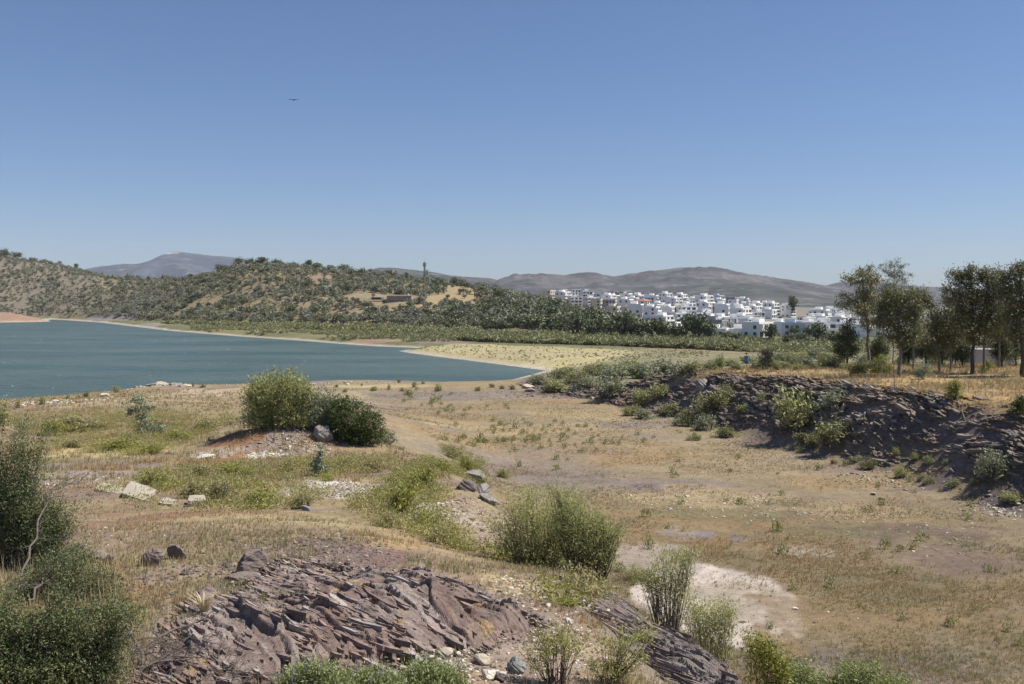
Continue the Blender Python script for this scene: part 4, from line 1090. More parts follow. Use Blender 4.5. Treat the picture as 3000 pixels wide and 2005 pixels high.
L_SHRUB = mat_leaf("leaf_bank_shrub", (.115, .125, .052), (.225, .225, .110), .25, gain=1.5)

L_SPAR = mat_leaf("leaf_sparse", (.14, .15, .045), (.26, .25, .10), .4, gain=1.9)
# the big round bush, its pale companion and the dark green bush on the mound
plant("round_bush", 830, 1252, [(815, 1160, 88, 72), (770, 1135, 56, 46), (850, 1125, 62, 45), (885, 1175, 48, 52), (760, 1195, 48, 40), (740, 1236, 62, 12), (800, 1225, 70, 30), (880, 1225, 50, 30), (745, 1160, 42, 50), (900, 1145, 30, 28)],
      16000, (.22, .055), L_OLIVE, BARK, "large round olive green bush standing on the shore side of the mound", "bush", 1001, .20, .07, spread=.9, shell=.35, base_px=[800, 830, 850], ymin=60, up=.7, wands=900, t0=.4)
plant("pale_bush", 940, 1262, [(940, 1195, 55, 50), (915, 1165, 34, 40), (975, 1180, 34, 40), (930, 1235, 50, 30), (990, 1215, 30, 32)],
      4600, (.22, .06), L_GREYG, BARKG, "paler grey green bush between the round bush and the dark green bush", "bush", 1002, .18, .05, spread=.8, base_px=[925, 955], ymin=60, up=.5, wands=260, t0=.3)
plant("dark_bush", 1050, 1300, [(1030, 1225, 66, 66), (1075, 1240, 58, 56), (1000, 1195, 42, 40), (1095, 1275, 42, 36), (1040, 1275, 70, 32), (990, 1255, 36, 40)],
      15000, (.15, .06), L_DARK, BARK, "dense dark green rounded bush at the right end of the mound", "bush", 1003, .15, .06, spread=.9, shell=.5, base_px=[1030, 1070], ymin=60)
plant("low_bush", 1140, 1302, [(1140, 1280, 28, 24), (1120, 1290, 20, 16), (1155, 1290, 16, 12)], 1200, (.16, .05), L_GREYG, BARK, "small grey green bush hugging the right side of the dark green bush", "bush", 1004, .12, .03, ymin=60)

# saplings
plant("sapling", 405, 1275, [(400, 1165, 24, 18), (425, 1185, 22, 16), (390, 1205, 30, 16), (415, 1225, 26, 18), (365, 1182, 12, 8), (440, 1200, 14, 10), (430, 1250, 40, 14), (470, 1262, 24, 12)], 1400, (.22, .10), L_BLUE, BARKG,
      "young blue green sapling with loose leaves in front of the lake", "sapling", 1010, .14, .03, trunk_px=[(405, 1275), (408, 1225), (402, 1160)], crown="crown", stem="trunk", per=14, ymin=50)
plant("sapling", 938, 1396, [(938, 1330, 16, 20), (930, 1355, 22, 20), (945, 1375, 26, 16), (925, 1380, 20, 14), (940, 1312, 8, 10)], 900, (.14, .075), L_BLUE, BARKG,
      "small pale blue green sapling in front of the mound", "sapling", 1011, .07, .02, trunk_px=[(938, 1396), (940, 1350), (938, 1300)], crown="crown", stem="trunk", per=14, ymin=30)

# left foreground shrubs
plant("thorn_shrub", 30, 1665, [(-20, 1400, 100, 110), (60, 1440, 90, 90), (110, 1500, 70, 60), (20, 1560, 130, 70), (150, 1560, 70, 50), (60, 1330, 60, 60), (-40, 1300, 60, 60), (108, 1340, 22, 46), (128, 1290, 17, 40), (144, 1250, 11, 28), (60, 1250, 30, 40), (48, 1290, 16, 50),
                                (155, 1370, 9, 30), (160, 1480, 50, 12), (180, 1520, 50, 50), (10, 1490, 120, 70), (220, 1620, 60, 40), (130, 1640, 110, 40), (-60, 1600, 80, 80), (245, 1470, 36, 10), (290, 1500, 10, 8)],
      46000, (.050, .016), L_THORN, TWIG, "tall dark green thorny shrub with upright sprays beside the slate blocks", "shrub", 1020, .085, .022, spread=.7, ymin=12, base_px=[-10, 20, 50, 80, 110], shell=.25, ntwig=160, up=.5, wands=520, t0=.3)
plant("thorn_shrub", 130, 2060, [(40, 1830, 150, 70), (200, 1800, 120, 50), (300, 1790, 110, 40), (380, 1785, 60, 22), (120, 1920, 190, 80), (260, 1900, 110, 60), (30, 1980, 150, 70), (220, 1985, 120, 50), (180, 1740, 40, 60), (330, 1850, 40, 20), (-60, 1780, 120, 90), (330, 1950, 60, 50), (-40, 1950, 120, 90)],
      56000, (.034, .0115), L_THORN, TWIG, "low spreading dark green thorny shrub behind the dead branches", "shrub", 1021, .055, .014, spread=.6, ymin=6, base_px=[20, 90, 160, 230], shell=.25, ntwig=180, wands=800, t0=.3, arch=.12)
plant("thorn_shrub", 180, 1765, [(200, 1640, 110, 46), (120, 1700, 110, 46), (290, 1690, 70, 34), (60, 1740, 90, 40), (230, 1720, 60, 30), (340, 1720, 50, 20)],
      9000, (.045, .015), L_THORN, TWIG, "straggly thin thorny shrub between the tall and the low spreading one", "shrub", 1023, .07, .012, spread=.7, ymin=10, base_px=[80, 160, 240], shell=.2, ntwig=140, wands=200, t0=.3)
plant("leafy_bush", 8, 1262, [(0, 1205, 34, 26), (20, 1225, 26, 20), (-20, 1230, 30, 26)], 1300, (.2, .07), L_OLIVE, BARK, "olive green bush at the left frame edge above the thorny shrub", "bush", 1022, .14, .03, ymin=40)

# broom shrubs on the right flank
plant("broom_shrub", 1575, 1662, [(1590, 1500, 100, 75), (1520, 1475, 80, 55), (1455, 1545, 40, 60), (1690, 1480, 60, 60), (1500, 1560, 62, 66), (1650, 1490, 62, 62), (1650, 1570, 80, 66), (1570, 1590, 100, 60), (1480, 1620, 60, 36), (1600, 1640, 110, 26), (1540, 1640, 80, 24), (1690, 1540, 40, 60), (1560, 1440, 50, 24)],
      13000, (.075, .020), L_BROOM, BARK, "broad yellow green broom shrub on the right flank of the hillock", "shrub", 1030, .085, .022, ymin=14, base_px=[1555, 1570, 1585, 1600], shell=.2, ntwig=150, up=.6, wands=620, t0=.28)
plant("broom_shrub", 1790, 1648, [(1740, 1470, 50, 40), (1770, 1520, 70, 50), (1820, 1530, 70, 40), (1850, 1570, 50, 40), (1780, 1590, 60, 44), (1700, 1440, 30, 30), (1880, 1545, 36, 20), (1830, 1620, 60, 30), (1760, 1640, 70, 34), (1710, 1520, 40, 50)],
      8000, (.075, .020), mat_leaf("leaf_broom_dark", (.115, .125, .050), (.180, .185, .082), .45, gain=2.5), BARK, "darker open broom shrub with bare dark branches at its right", "shrub", 1031, .085, .022, ymin=14, base_px=[1780, 1795, 1815], shell=.2, ntwig=150, up=.5, loc=(1.75, 23.4, gz(1.75, 23.4)), wands=420, t0=.35)
plant("willow_shrub", 1945, 1745, [(1970, 1630, 70, 40), (1930, 1660, 60, 40), (2010, 1640, 40, 36), (1960, 1700, 66, 40), (1895, 1690, 40, 34), (2000, 1610, 40, 24)],
      2800, (.075, .020), L_BROOM, BARKG, "thin twiggy shrub with sparse leaves over the pale gravel patch", "shrub", 1032, .09, .018, ymin=14, base_px=[1935, 1950, 1960], shell=.2, ntwig=160, per=16, up=.4, loc=(3.3, 21.3, gz(3.3, 21.3)), wands=90, t0=.45, bsp=.2, fill=.4)
plant("willow_shrub", 2060, 1858, [(2050, 1790, 60, 40), (2090, 1780, 40, 36), (2010, 1790, 50, 34), (2075, 1830, 50, 24), (2110, 1805, 24, 24), (1985, 1750, 36, 30)],
      2800, (.075, .020), L_BROOM, BARKG, "small leafy shrub just above the smooth pale rock lip", "shrub", 1033, .09, .016, ymin=14, base_px=[2040, 2065], shell=.2, ntwig=80, per=16, up=.4, loc=(4.0, 19.6, gz(4.0, 19.6)), wands=90, t0=.35, bsp=.3, fill=.4)
plant("scrub_bush", 1880, 1700, [(1870, 1690, 60, 30), (1850, 1660, 40, 26), (1905, 1720, 40, 20)], 2200, (.085, .02), L_YEL, BARK, "low bright green bush below the two broom shrubs", "shrub", 1034, .08, .014, ymin=14, shell=.2, wands=120, t0=.3)

# sparse shrub at the bottom
plant("sparse_shrub", 1625, 2004, [(1585, 1875, 80, 32), (1660, 1870, 80, 36), (1620, 1840, 60, 22), (1560, 1920, 50, 24), (1700, 1910, 40, 30)], 1500, (.045, .015), L_SPAR, BARK,
      "sparse yellow green shrub with bare forked stems in the foreground", "shrub", 1040, .05, .011, ymin=8, base_px=[1615, 1640], shell=.2, ntwig=120, per=16, wands=44, t0=.6, bsp=.12, fill=.3)
plant("sparse_shrub", 1780, 2004, [(1780, 1880, 60, 40), (1840, 1870, 70, 36), (1900, 1850, 50, 36), (1860, 1930, 60, 36), (1740, 1940, 50, 26), (1800, 1960, 70, 30)], 1500, (.045, .015), L_SPAR, BARK,
      "sparse straw green shrub right of the bare forked stems", "shrub", 1041, .05, .010, ymin=8, base_px=[1785], shell=.2, ntwig=120, per=16, wands=50, t0=.55, bsp=.12, fill=.3)
plant("bed_shrub", 2430, 2060, [(2330, 1985, 70, 40), (2420, 2000, 80, 40), (2530, 1985, 90, 44), (2480, 1950, 40, 30), (2620, 2000, 70, 34), (2360, 1960, 40, 30), (2560, 1955, 40, 24), (2300, 1960, 40, 40)],
      9000, (.12, .035), mat_leaf("leaf_bed_shrub", (.080, .100, .034), (.175, .190, .085), .25, gain=2.3), BARK, "green shrub thicket on the dry bed beyond the pale rock lip", "shrub", 1042, .13, .02, ymin=30, base_px=[2330, 2420, 2520, 2600], shell=.2, ntwig=120, wands=360, t0=.2)
plant("bed_shrub", 2250, 1975, [(2230, 1900, 40, 40), (2270, 1940, 40, 36), (2200, 1880, 30, 24)], 2600, (.10, .03), L_YEL, BARK, "narrow yellow green shrub hugging the pale rock lip", "shrub", 1043, .1, .015, loc=(5.6, 21.5, gz(5.6, 21.5)), shell=.2, wands=110, t0=.25)

# flowering plants along the bottom edge
FLOW = mat_plain("purple_flower", (.22, .20, .36), .8, .2)
for k, (u, blobs, lb) in enumerate([(930, [(900, 1975, 70, 40), (980, 1985, 70, 36), (860, 2000, 50, 30), (940, 1950, 40, 26)], "leftmost grey green chaste bush with purple flower spikes at the bottom edge"),
                                    (1130, [(1090, 1985, 60, 30), (1150, 2000, 60, 30), (1050, 2000, 40, 22)], "middle grey green chaste bush with purple flower spikes at the bottom edge"),
                                    (1270, [(1240, 1955, 50, 36), (1290, 1975, 60, 36), (1330, 1990, 40, 30), (1210, 1990, 40, 30)], "rightmost grey green chaste bush with purple flower spikes at the bottom edge")]):
    p = plant("chaste_bush", u, 2070, blobs, 5200, (.05, .012), mat_leaf("leaf_chaste", (.085, .105, .040), (.18, .20, .095), .25, gain=2.2) if k == 0 else bpy.data.materials["leaf_chaste"], TWIG, lb, "shrub", 1050 + k, .05, .008, ymin=6, shell=.2, up=.8,
              group="purple flowering shrubs at the bottom edge", base_px=[u - 40, u, u + 40], wands=260, t0=.25)
    r = np.random.default_rng(60 + k); ss = p.location[1] / FPX
    for q in range(8):
        bl = blobs[q % len(blobs)]
        vb = V0 + (H - p.location[2]) * FPX / p.location[1]
        c = np.array([(bl[0] + r.uniform(-1, 1) * bl[2] - u) * ss, r.uniform(-.3, .2), (vb - bl[1] + bl[3] * r.uniform(.6, 1.25)) * ss])
        b = MB()
        for j in range(7):
            P, F = ico(1); b.add(P * .007 * (1 - j * .06) + c + [r.normal(0, .006), r.normal(0, .006), j * .012], F)
        obj("flower_spike", b.mesh("flower_spike", [FLOW]), p)

# ------------------------------------------------------------------ dead branches bottom left
def dead_branch(label, segs, r0_, seed, nt, ymin=6, dz=.08):
    r = np.random.default_rng(seed); r0 = r0_ * 1.35
    pts = []
    for u, v, up in segs:
        x, y, z = hit(u, v, ymin); pts.append((x, y, z + up))
    o3 = np.array(pts[0]); P = np.array(pts) - o3
    t = np.linspace(0, 1, 16); k = np.linspace(0, 1, len(P))
    Q = np.stack([np.interp(t, k, P[:, j]) for j in range(3)], 1); Q[1:-1] += r.normal(0, .025, (14, 3))
    root = empty("dead_branch", tuple(o3)); tag(root, label, "branch", "dead grey branches in the foreground")
    b = MB(); b.tube(Q, np.linspace(r0, r0 * .4, 16), 6); obj("limb", b.mesh("limb", [TWIG], True), root)
    b = MB()
    for _ in range(nt):
        j = r.integers(2, 16); d = r.normal(size=3) * np.array([.4, .4, .16]); d[2] = abs(d[2]) * .8 - .05
        e = Q[j] + d * r.uniform(.5, 1.4); W = bend(Q[j], e, r, 5, .07); b.tube(W, np.linspace(r0 * .35, r0 * .12, 5), 4)
        for _ in range(3):
            g = W[r.integers(1, 5)]; b.tube(bend(g, g + r.normal(size=3) * .14 * np.array([1, 1, .5]), r, 4, .06), np.linspace(r0 * .18, r0 * .09, 4), 3)
    obj("twigs", b.mesh("twigs", [TWIG], True), root)

dead_branch("long arching dead grey branch across the dark hollow of the outcrop", [(430, 1910, .05), (520, 1880, .18), (640, 1870, .25), (740, 1878, .12)], .016, 1, 22)
dead_branch("thick dead branch leaning down beside the lower thorny shrub", [(365, 1850, .05), (400, 1910, .12), (430, 1970, .06), (470, 2015, .05)], .022, 2, 18)
dead_branch("tangle of thin dead grey twigs at the bottom edge", [(400, 1985, .1), (520, 1970, .2), (640, 1990, .15), (740, 2010, .1)], .012, 3, 60)
dead_branch("dead twig spray lying in front of the outcrop hollow", [(470, 1930, .1), (560, 1950, .15), (640, 1985, .1)], .012, 4, 40)
dead_branch("bare grey stem leaning out of the tall thorny shrub", [(60, 1740, .2), (110, 1690, .9), (150, 1660, 1.5), (250, 1640, 1.75)], .016, 5, 12, 12)
dead_branch("bare grey stem crossing the dry grass above the lower thorny shrub", [(80, 1800, .2), (150, 1760, .5), (200, 1740, .55)], .014, 6, 10, 8)

# white dead grass tuft on the outcrop
def tuft_mesh(n, h, r, spread=.5, w=.006):
    b = MB()
    for _ in range(n):
        a = r.uniform(0, 6.28); rr = r.uniform(0, .12) * h; d = np.array([math.cos(a), math.sin(a), 0])
        p = d * rr; L_ = h * r.uniform(.5, 1.1); out = r.uniform(.1, spread) * L_
        s = np.array([-d[1], d[0], 0]) * w * r.uniform(.7, 1.4)
        m = p + d * out * .4 + [0, 0, L_ * .6]; e = p + d * out + [0, 0, L_ * r.uniform(.75, 1)]
        b.add([p - s, p + s, m + s * .7, m - s * .7], [(0, 1, 2, 3)]); b.add([m - s * .7, m + s * .7, e], [(0, 1, 2)])
    return b
r_ = np.random.default_rng(3)
x, y, z = hit(598, 1800, 8)
tag(obj("dead_tuft", tuft_mesh(90, .34, r_, 1.1, .008).mesh("dead_tuft", [mat_plain("dead_grass_white", (.52, .44, .28), .9, .2)]), None, (x, y, z)), "bleached dead grass tuft in a hollow of the outcrop", "grass tuft")
# ------------------------------------------------------------------ dry grass
def ORD(i):
    return ["first", "second", "third", "fourth", "fifth", "sixth", "seventh", "eighth", "ninth", "tenth", "eleventh", "twelfth", "thirteenth", "fourteenth", "fifteenth", "sixteenth", "seventeenth", "eighteenth", "nineteenth", "twentieth",
            "twenty-first", "twenty-second", "twenty-third", "twenty-fourth", "twenty-fifth", "twenty-sixth", "twenty-seventh", "twenty-eighth", "twenty-ninth", "thirtieth", "thirty-first", "thirty-second", "thirty-third", "thirty-fourth",
            "thirty-fifth", "thirty-sixth", "thirty-seventh", "thirty-eighth", "thirty-ninth", "fortieth"][i]

def scatter_grass(name, label, n, area, h, w, blades, mats, mi_of, seed, mask, spread=.5):
    """many small tufts of narrow blades, in one object"""
    r = np.random.default_rng(seed)
    t0, t1, y0, y1 = area
    ly = np.exp(r.uniform(math.log(y0), math.log(y1), n * 4)); th = r.uniform(t0, t1, n * 4); x = th * ly; y = ly
    k = r.random(n * 4) < mask(x, y); x, y = x[k][:n], y[k][:n]; n = len(x)
    z = terr(x, y)
    X = np.repeat(x, blades); Y = np.repeat(y, blades); Z = np.repeat(z, blades); N_ = len(X)
    hs = np.repeat(h * r.uniform(.5, 1.3, n) * np.interp(y, [8, 40, 150], [1, 1.0, 1.1]), blades) * r.uniform(.5, 1.1, N_)
    ww = w * np.interp(Y, [8, 20, 60, 150], [1, 1.3, 2.6, 5.0]) * r.uniform(.7, 1.4, N_)
    a = r.uniform(0, 6.28, N_); dx, dy = np.cos(a), np.sin(a)
    off = np.abs(r.normal(0, .35, N_)) * hs * 1.2
    bx, by = X + dx * off, Y + dy * off
    out = hs * r.uniform(.1, spread, N_)
    ex, ey = bx + dx * out, by + dy * out
    px, py = -dy * ww, dx * ww
    V = np.stack([np.stack([bx - px, by - py, Z - .01], 1), np.stack([bx + px, by + py, Z - .01], 1), np.stack([ex, ey, Z + hs], 1)], 1).reshape(-1, 3)
    F = np.arange(3 * N_).reshape(-1, 3)
    mi = np.repeat(mi_of(x, y, r), blades)
    tag(obj(name, mk_mesh(name, V, F, mats, mi)), label, "grass", kind="stuff")

G_STRAW = mat_leaf("grass_straw", (.34, .27, .15), (.54, .45, .27), .3, None, 1.0)
G_BROWN = mat_leaf("grass_brown", (.32, .205, .10), (.48, .33, .165), .3, None, 1.0)
G_OLIVE = mat_leaf("grass_olive", (.21, .19, .09), (.36, .32, .16), .3, None, 1.0)

def hill_mask(x, y):
    s = sdpoly(x, y, HILL); ra, rb = rock_masks(x, y); rk = np.maximum(ra, rb)
    n = fbm(x / 1.8, y / 1.8, 3, 501)
    d = np.clip(.34 + 1.3 * n, .04, 1) * (s > .3) * sstep(.5, -.25, rk) + .03 * (rk > 0)
    d = np.where((y < 26) & (x < -3.2), d * 1.5 + .25, d)
    xr, yr, rx, ry = patch(1050, 1645, 150, 40)
    d = d * (1 - .85 * (np.hypot((x - xr) / rx, (y - yr) / ry) < 1))
    return np.clip(d, 0, 1) * (sdpoly(x, y, WATER) < -4)

def hill_mi(x, y, r):
    n = fbm(x / 3, y / 3, 3, 502) + r.normal(0, .25, len(x))
    return np.where(n > .28, 1, np.where(n < -.3, 2, 0))

scatter_grass("dry_grass", "short dry straw grass growing on the hillock", 29000, (-.80, .36, 8.0, 60), .11, .0042, 7, [G_STRAW, G_BROWN, G_OLIVE], hill_mi, 11, hill_mask, .7)
scatter_grass("dry_grass", "dry straw grass on the flat terrace by the near shore", 14000, (-.6, .1, 45, 160), .30, .006, 6, [G_STRAW, G_BROWN, G_OLIVE], hill_mi, 12, lambda x, y: hill_mask(x, y) * .9, .5)

def bed_mask(x, y):
    s = sdpoly(x, y, HILL); p = sdpoly(x, y, PLAT)
    n = fbm(x / 6, y / 4, 4, 511); o = patch(2110, 1755, 250, 122)
    d = np.clip(.35 + 1.3 * n, .03, 1) * (s < -5) * (p < -6)
    d = d * np.where(np.hypot((x - o[0]) / o[2], (y - o[1]) / o[3]) < 1, .10, 1)
    return d * (sdpoly(x, y, WATER) < -3)

def bed_mi(x, y, r):
    n = fbm(x / 9 + 4, y / 6, 3, 512) + r.normal(0, .25, len(x))
    return np.where(n > .12, 1, np.where(n < -.2, 2, 0))

scatter_grass("dry_grass", "sparse short brown grass on the dry lake bed", 44000, (-.2, .62, 26, 170), .15, .0045, 6, [G_STRAW, G_BROWN, G_OLIVE], bed_mi, 13, bed_mask, .8)
scatter_grass("dry_grass", "golden brown grass on the near part of the dry bed", 17000, (.06, .62, 26, 64), .20, .0045, 7, [G_STRAW, G_BROWN, G_OLIVE], bed_mi, 19, lambda x, y: np.clip(.25 + 1.5 * fbm(x / 7 + 9, y / 5, 4, 516), 0, 1) * (bed_mask(x, y) > .02) * np.where(bed_mask(x, y) < .06, .3, 1), .7)
scatter_grass("dry_grass", "golden dry grass on the plateau under the grove", 13000, (.02, .62, 66, 190), .40, .006, 7, [G_STRAW, G_BROWN, G_OLIVE], lambda x, y, r: np.where(r.random(len(x)) < .3, 1, 0), 14,
              lambda x, y: (1 - .85 * sstep(125, 140, y)) * np.clip(.6 + fbm(x / 5, y / 5, 3, 513), .1, 1) * (sdpoly(x, y, PLAT) > -1.2), .4)

# ------------------------------------------------------------------ weeds on the terrace
def bush_template(seed, n, leaf, lm, csize, R=.5, Hh=.9, per=18, up=.6):
    """a unit bush about 1 m wide and 1 m tall: foliage and stems meshes"""
    r = np.random.default_rng(seed)
    bl = [(r.uniform(-.22, .22), r.uniform(-.2, .2), r.uniform(.35, .62), r.uniform(.2, .3), r.uniform(.2, .3), r.uniform(.2, .32)) for _ in range(5)] + [(0, 0, .25, .42, .4, .22)]
    bases = [(a, c, -.05) for a in (-.2, 0, .2) for c in (-.15, .15)]; nw = max(30, n // 14)
    C, T, S_, M_, E_ = sprays(bl, bases, nw, 14, r, csize * .8, .25, .2); C[:, 2] = np.maximum(C[:, 2], .01)
    V, F = leaf_quads(C, leaf[0], leaf[1], r, 0, up, T)
    b = MB(); t = np.linspace(0, 1, 5)[:, None]
    for q in range(min(nw, 40)): b.tube((1 - t) ** 2 * S_[q] + 2 * t * (1 - t) * M_[q] + t ** 2 * E_[q], np.linspace(.010, .003, 5), 4)
    return mk_mesh("foliage", V, F, [lm]), b.mesh("stems", [TWIG], True)

def make_set(name, tmpl, items, labelf, cat, group, ymin=4.0, depth=.8, seed=0, zoff=0):
    """items: (u, v_base, width_px, height_px); copies of the templates, each a thing of its own"""
    r = np.random.default_rng(seed); items = sorted(items, key=lambda q: q[0])
    roots = {}
    for i, (u, v, w, h) in enumerate(items):
        x, y, z = hit(u, v, ymin); s = y / FPX; k = int(r.integers(len(tmpl)))
        sx, sz = w * s, h * s
        if k not in roots:
            root = empty(name, (x, y, z)); obj("foliage", tmpl[k][0], root); obj("stems", tmpl[k][1], root); roots[k] = root
            root.rotation_euler = (0, 0, r.uniform(0, 6.28))
        else:
            root = copy_tree(roots[k], (x, y, z), r.uniform(0, 6.28))
        root.location = (x, y, z - .03); root.scale = (sx, sx * depth if False else sx, sz)
        tag(root, labelf(i, len(items), u, v), cat, group)

WEEDS = [(250, 1262, 230, 62), (160, 1275, 130, 60), (330, 1318, 190, 60), (450, 1255, 160, 50), (520, 1290, 130, 40), (600, 1262, 130, 50), (420, 1330, 150, 46), (215, 1310, 130, 40),
         (590, 1458, 170, 80), (470, 1430, 150, 80), (650, 1470, 160, 100), (760, 1490, 170, 92), (870, 1490, 130, 70), (700, 1400, 150, 60), (590, 1400, 120, 60), (850, 1385, 110, 60), (960, 1410, 60, 30), (1080, 1385, 140, 62), (1010, 1370, 90, 40),
         (1170, 1500, 180, 130), (1240, 1430, 150, 100), (1290, 1390, 120, 70), (1370, 1385, 90, 70), (1120, 1545, 130, 62), (1230, 1555, 150, 80), (1300, 1595, 160, 72), (1360, 1612, 130, 42), (1200, 1450, 110, 80), (1330, 1345, 90, 50), (1400, 1420, 60, 50),
         (1480, 1400, 60, 40), (1460, 1640, 70, 40), (1730, 1740, 120, 44), (1640, 1770, 130, 40), (1880, 1880, 90, 40)]
tw = [bush_template(70 + k, 1500, (.075, .02), L_WEED if k % 2 else L_YEL, .07) for k in range(4)]
make_set("weed_bush", tw, WEEDS, lambda i, n, u, v: "straggly yellow green weed bush on the grassy hillock, %s from the left" % ORD(i), "weed bush", "weed bushes on the hillock", 14, seed=4)

SHORE = [(15, 1200, 30, 26), (52, 1196, 28, 30), (125, 1186, 36, 34), (158, 1176, 22, 18), (200, 1172, 24, 22), (254, 1165, 28, 28), (338, 1150, 34, 26), (232, 1166, 20, 10), (566, 1134, 10, 20), (596, 1136, 34, 18), (1168, 1122, 18, 18), (1215, 1135, 24, 24), (1140, 1142, 16, 22), (1095, 1146, 40, 18), (1195, 1158, 40, 24),
         (1240, 1125, 20, 12), (1285, 1146, 44, 26), (1400, 1146, 34, 18), (1440, 1136, 30, 18), (1470, 1140, 30, 16), (1500, 1142, 34, 20), (1010, 1150, 30, 16), (1180, 1146, 30, 14), (985, 1135, 20, 12), (1060, 1130, 12, 10)]
ts = [bush_template(80 + k, 320, (.13, .05), L_OLIVE if k else L_SHRUB, .09) for k in range(2)]
make_set("shore_bush", ts, SHORE, lambda i, n, u, v: "small olive green bush near the near lake shore, %s from the left" % ORD(i), "bush", "small bushes along the near shore", 60, seed=5)

BANK = [(2330, 1258, 190, 150), (2440, 1205, 150, 80), (2460, 1302, 170, 100), (2385, 1312, 80, 60), (2365, 1298, 90, 46), (2060, 1222, 130, 90), (2115, 1196, 110, 80), (2010, 1228, 80, 50), (1960, 1214, 100, 54), (2130, 1168, 90, 60), (2060, 1262, 100, 60),
        (2130, 1282, 90, 50), (1895, 1228, 90, 40), (2000, 1248, 90, 46), (1850, 1218, 80, 40), (1790, 1158, 150, 70), (1705, 1148, 110, 60), (1625, 1150, 120, 50), (1880, 1186, 110, 60), (1935, 1166, 90, 54), (2905, 1398, 140, 104), (2540, 1374, 70, 50),
        (2495, 1356, 56, 26), (2625, 1338, 40, 36), (2640, 1398, 64, 40), (2680, 1348, 40, 30), (2722, 1360, 60, 36), (2772, 1360, 34, 20), (2720, 1414, 50, 26), (2790, 1424, 60, 32), (2852, 1420, 36, 26), (2960, 1472, 100, 42), (2700, 1404, 40, 22), (2445, 1360, 30, 22), (2185, 1212, 70, 40), (2235, 1180, 60, 40), (2030, 1290, 60, 26)]
tb = [bush_template(90 + k, 1300, (.085, .03), [L_SHRUB, L_OLIVE, L_GREYG, L_SHRUB][k], .085) for k in range(4)]
make_set("bank_bush", tb, BANK, lambda i, n, u, v: "scrubby green bush on or below the dark slate bank, %s from the left" % ORD(i), "bush", "scrubby bushes along the slate bank", 50, seed=6)

TIP = [(1590, 1128, 90, 40), (1640, 1108, 120, 46), (1690, 1122, 120, 56), (1740, 1102, 120, 50), (1790, 1118, 130, 60), (1840, 1098, 130, 56), (1890, 1110, 130, 62), (1945, 1096, 130, 58), (1990, 1102, 110, 56), (2040, 1092, 90, 50), (1660, 1092, 80, 26), (1760, 1084, 90, 30), (1850, 1078, 90, 30), (2075, 1086, 70, 40), (2110, 1084, 40, 60), (1560, 1122, 60, 24), (1620, 1130, 80, 34)]
make_set("thicket_bush", tb, TIP, lambda i, n, u, v: "grey green bush in the thicket between the inlet and the bank, %s from the left" % ORD(i), "bush", "thicket of bushes between inlet and bank", 90, seed=7)

BACK = [(2200, 1066, 90, 34), (2140, 1072, 90, 30), (2260, 1062, 80, 40), (2300, 1056, 90, 40), (2340, 1060, 80, 40), (2380, 1052, 90, 44), (2420, 1060, 80, 44), (2460, 1066, 70, 40), (2520, 1068, 70, 40), (2560, 1066, 70, 40), (2100, 1074, 80, 30), (2650, 1066, 90, 40), (2740, 1068, 90, 40), (2840, 1068, 90, 40), (2230, 1080, 60, 36), (2160, 1082, 60, 24), (2320, 1070, 80, 46), (2365, 1074, 80, 40), (2410, 1076, 70, 54), (2445, 1078, 60, 40), (2295, 1080, 60, 30), (2275, 1086, 40, 40), (2540, 1080, 60, 34), (2210, 1078, 40, 26), (2480, 1084, 50, 26), (2390, 1082, 50, 26), (2340, 1084, 50, 24)]
make_set("plateau_bush", tb, BACK, lambda i, n, u, v: "pale scrub bush on the plateau left of the grove, %s from the left" % ORD(i), "bush", "scrub bushes on the plateau", 120, seed=8)

# low leafy ground cover between the bushes
def ground_cover():
    r = np.random.default_rng(15); Cs = []
    for (u, v, w, h) in WEEDS + [(300, 1270, 360, 60), (600, 1450, 240, 60), (730, 1475, 240, 90), (300, 1240, 420, 60), (520, 1270, 260, 50), (1180, 1480, 240, 120), (1250, 1420, 200, 100), (1230, 1570, 220, 70), (460, 1310, 240, 60), (950, 1390, 220, 60), (620, 1420, 240, 60)]:
        x, y, rx, ry = patch(u, v - h * .25, w * .62, h * .5); n = int(60 + 14 * rx * ry * 4)
        a = r.uniform(0, 6.28, n); q = np.sqrt(r.uniform(0, 1, n)); X = x + rx * q * np.cos(a); Y = np.maximum(y + ry * q * np.sin(a), 8)
        keep = fbm(X / 1.3, Y / 1.8, 3, 520) + .35 * (1 - q) + r.normal(0, .12, n) > .04; X, Y = X[keep], Y[keep]
        k = r.integers(5, 13, len(X)); X = np.repeat(X, k); Y = np.repeat(Y, k); hh = r.uniform(.05, .42, len(X)) * np.repeat(r.uniform(.5, 1.1, len(k)), k)
        X = X + r.normal(0, .12, len(X)); Y = Y + r.normal(0, .12, len(X))
        Cs.append(np.stack([X, Y, terr(X, Y) + hh], 1))
    C = np.concatenate(Cs); V, F = leaf_quads(C, .11, .03, r, 0, .5)
    tag(obj("weeds", mk_mesh("weeds", V, F, [L_WEED, L_YEL], (np.arange(len(F)) // 400) % 3 == 1)), "yellow green weeds covering patches of the grassy hillock", "weeds", kind="stuff")
ground_cover()
scatter_grass("tall_grass", "tall golden dead grass between the two left shrubs", 420, (-.60, -.37, 11, 20), .42, .004, 9, [G_STRAW, G_BROWN], lambda x, y, r: (r.random(len(x)) < .3).astype(int), 17, lambda x, y: .8 + 0 * x, .5)

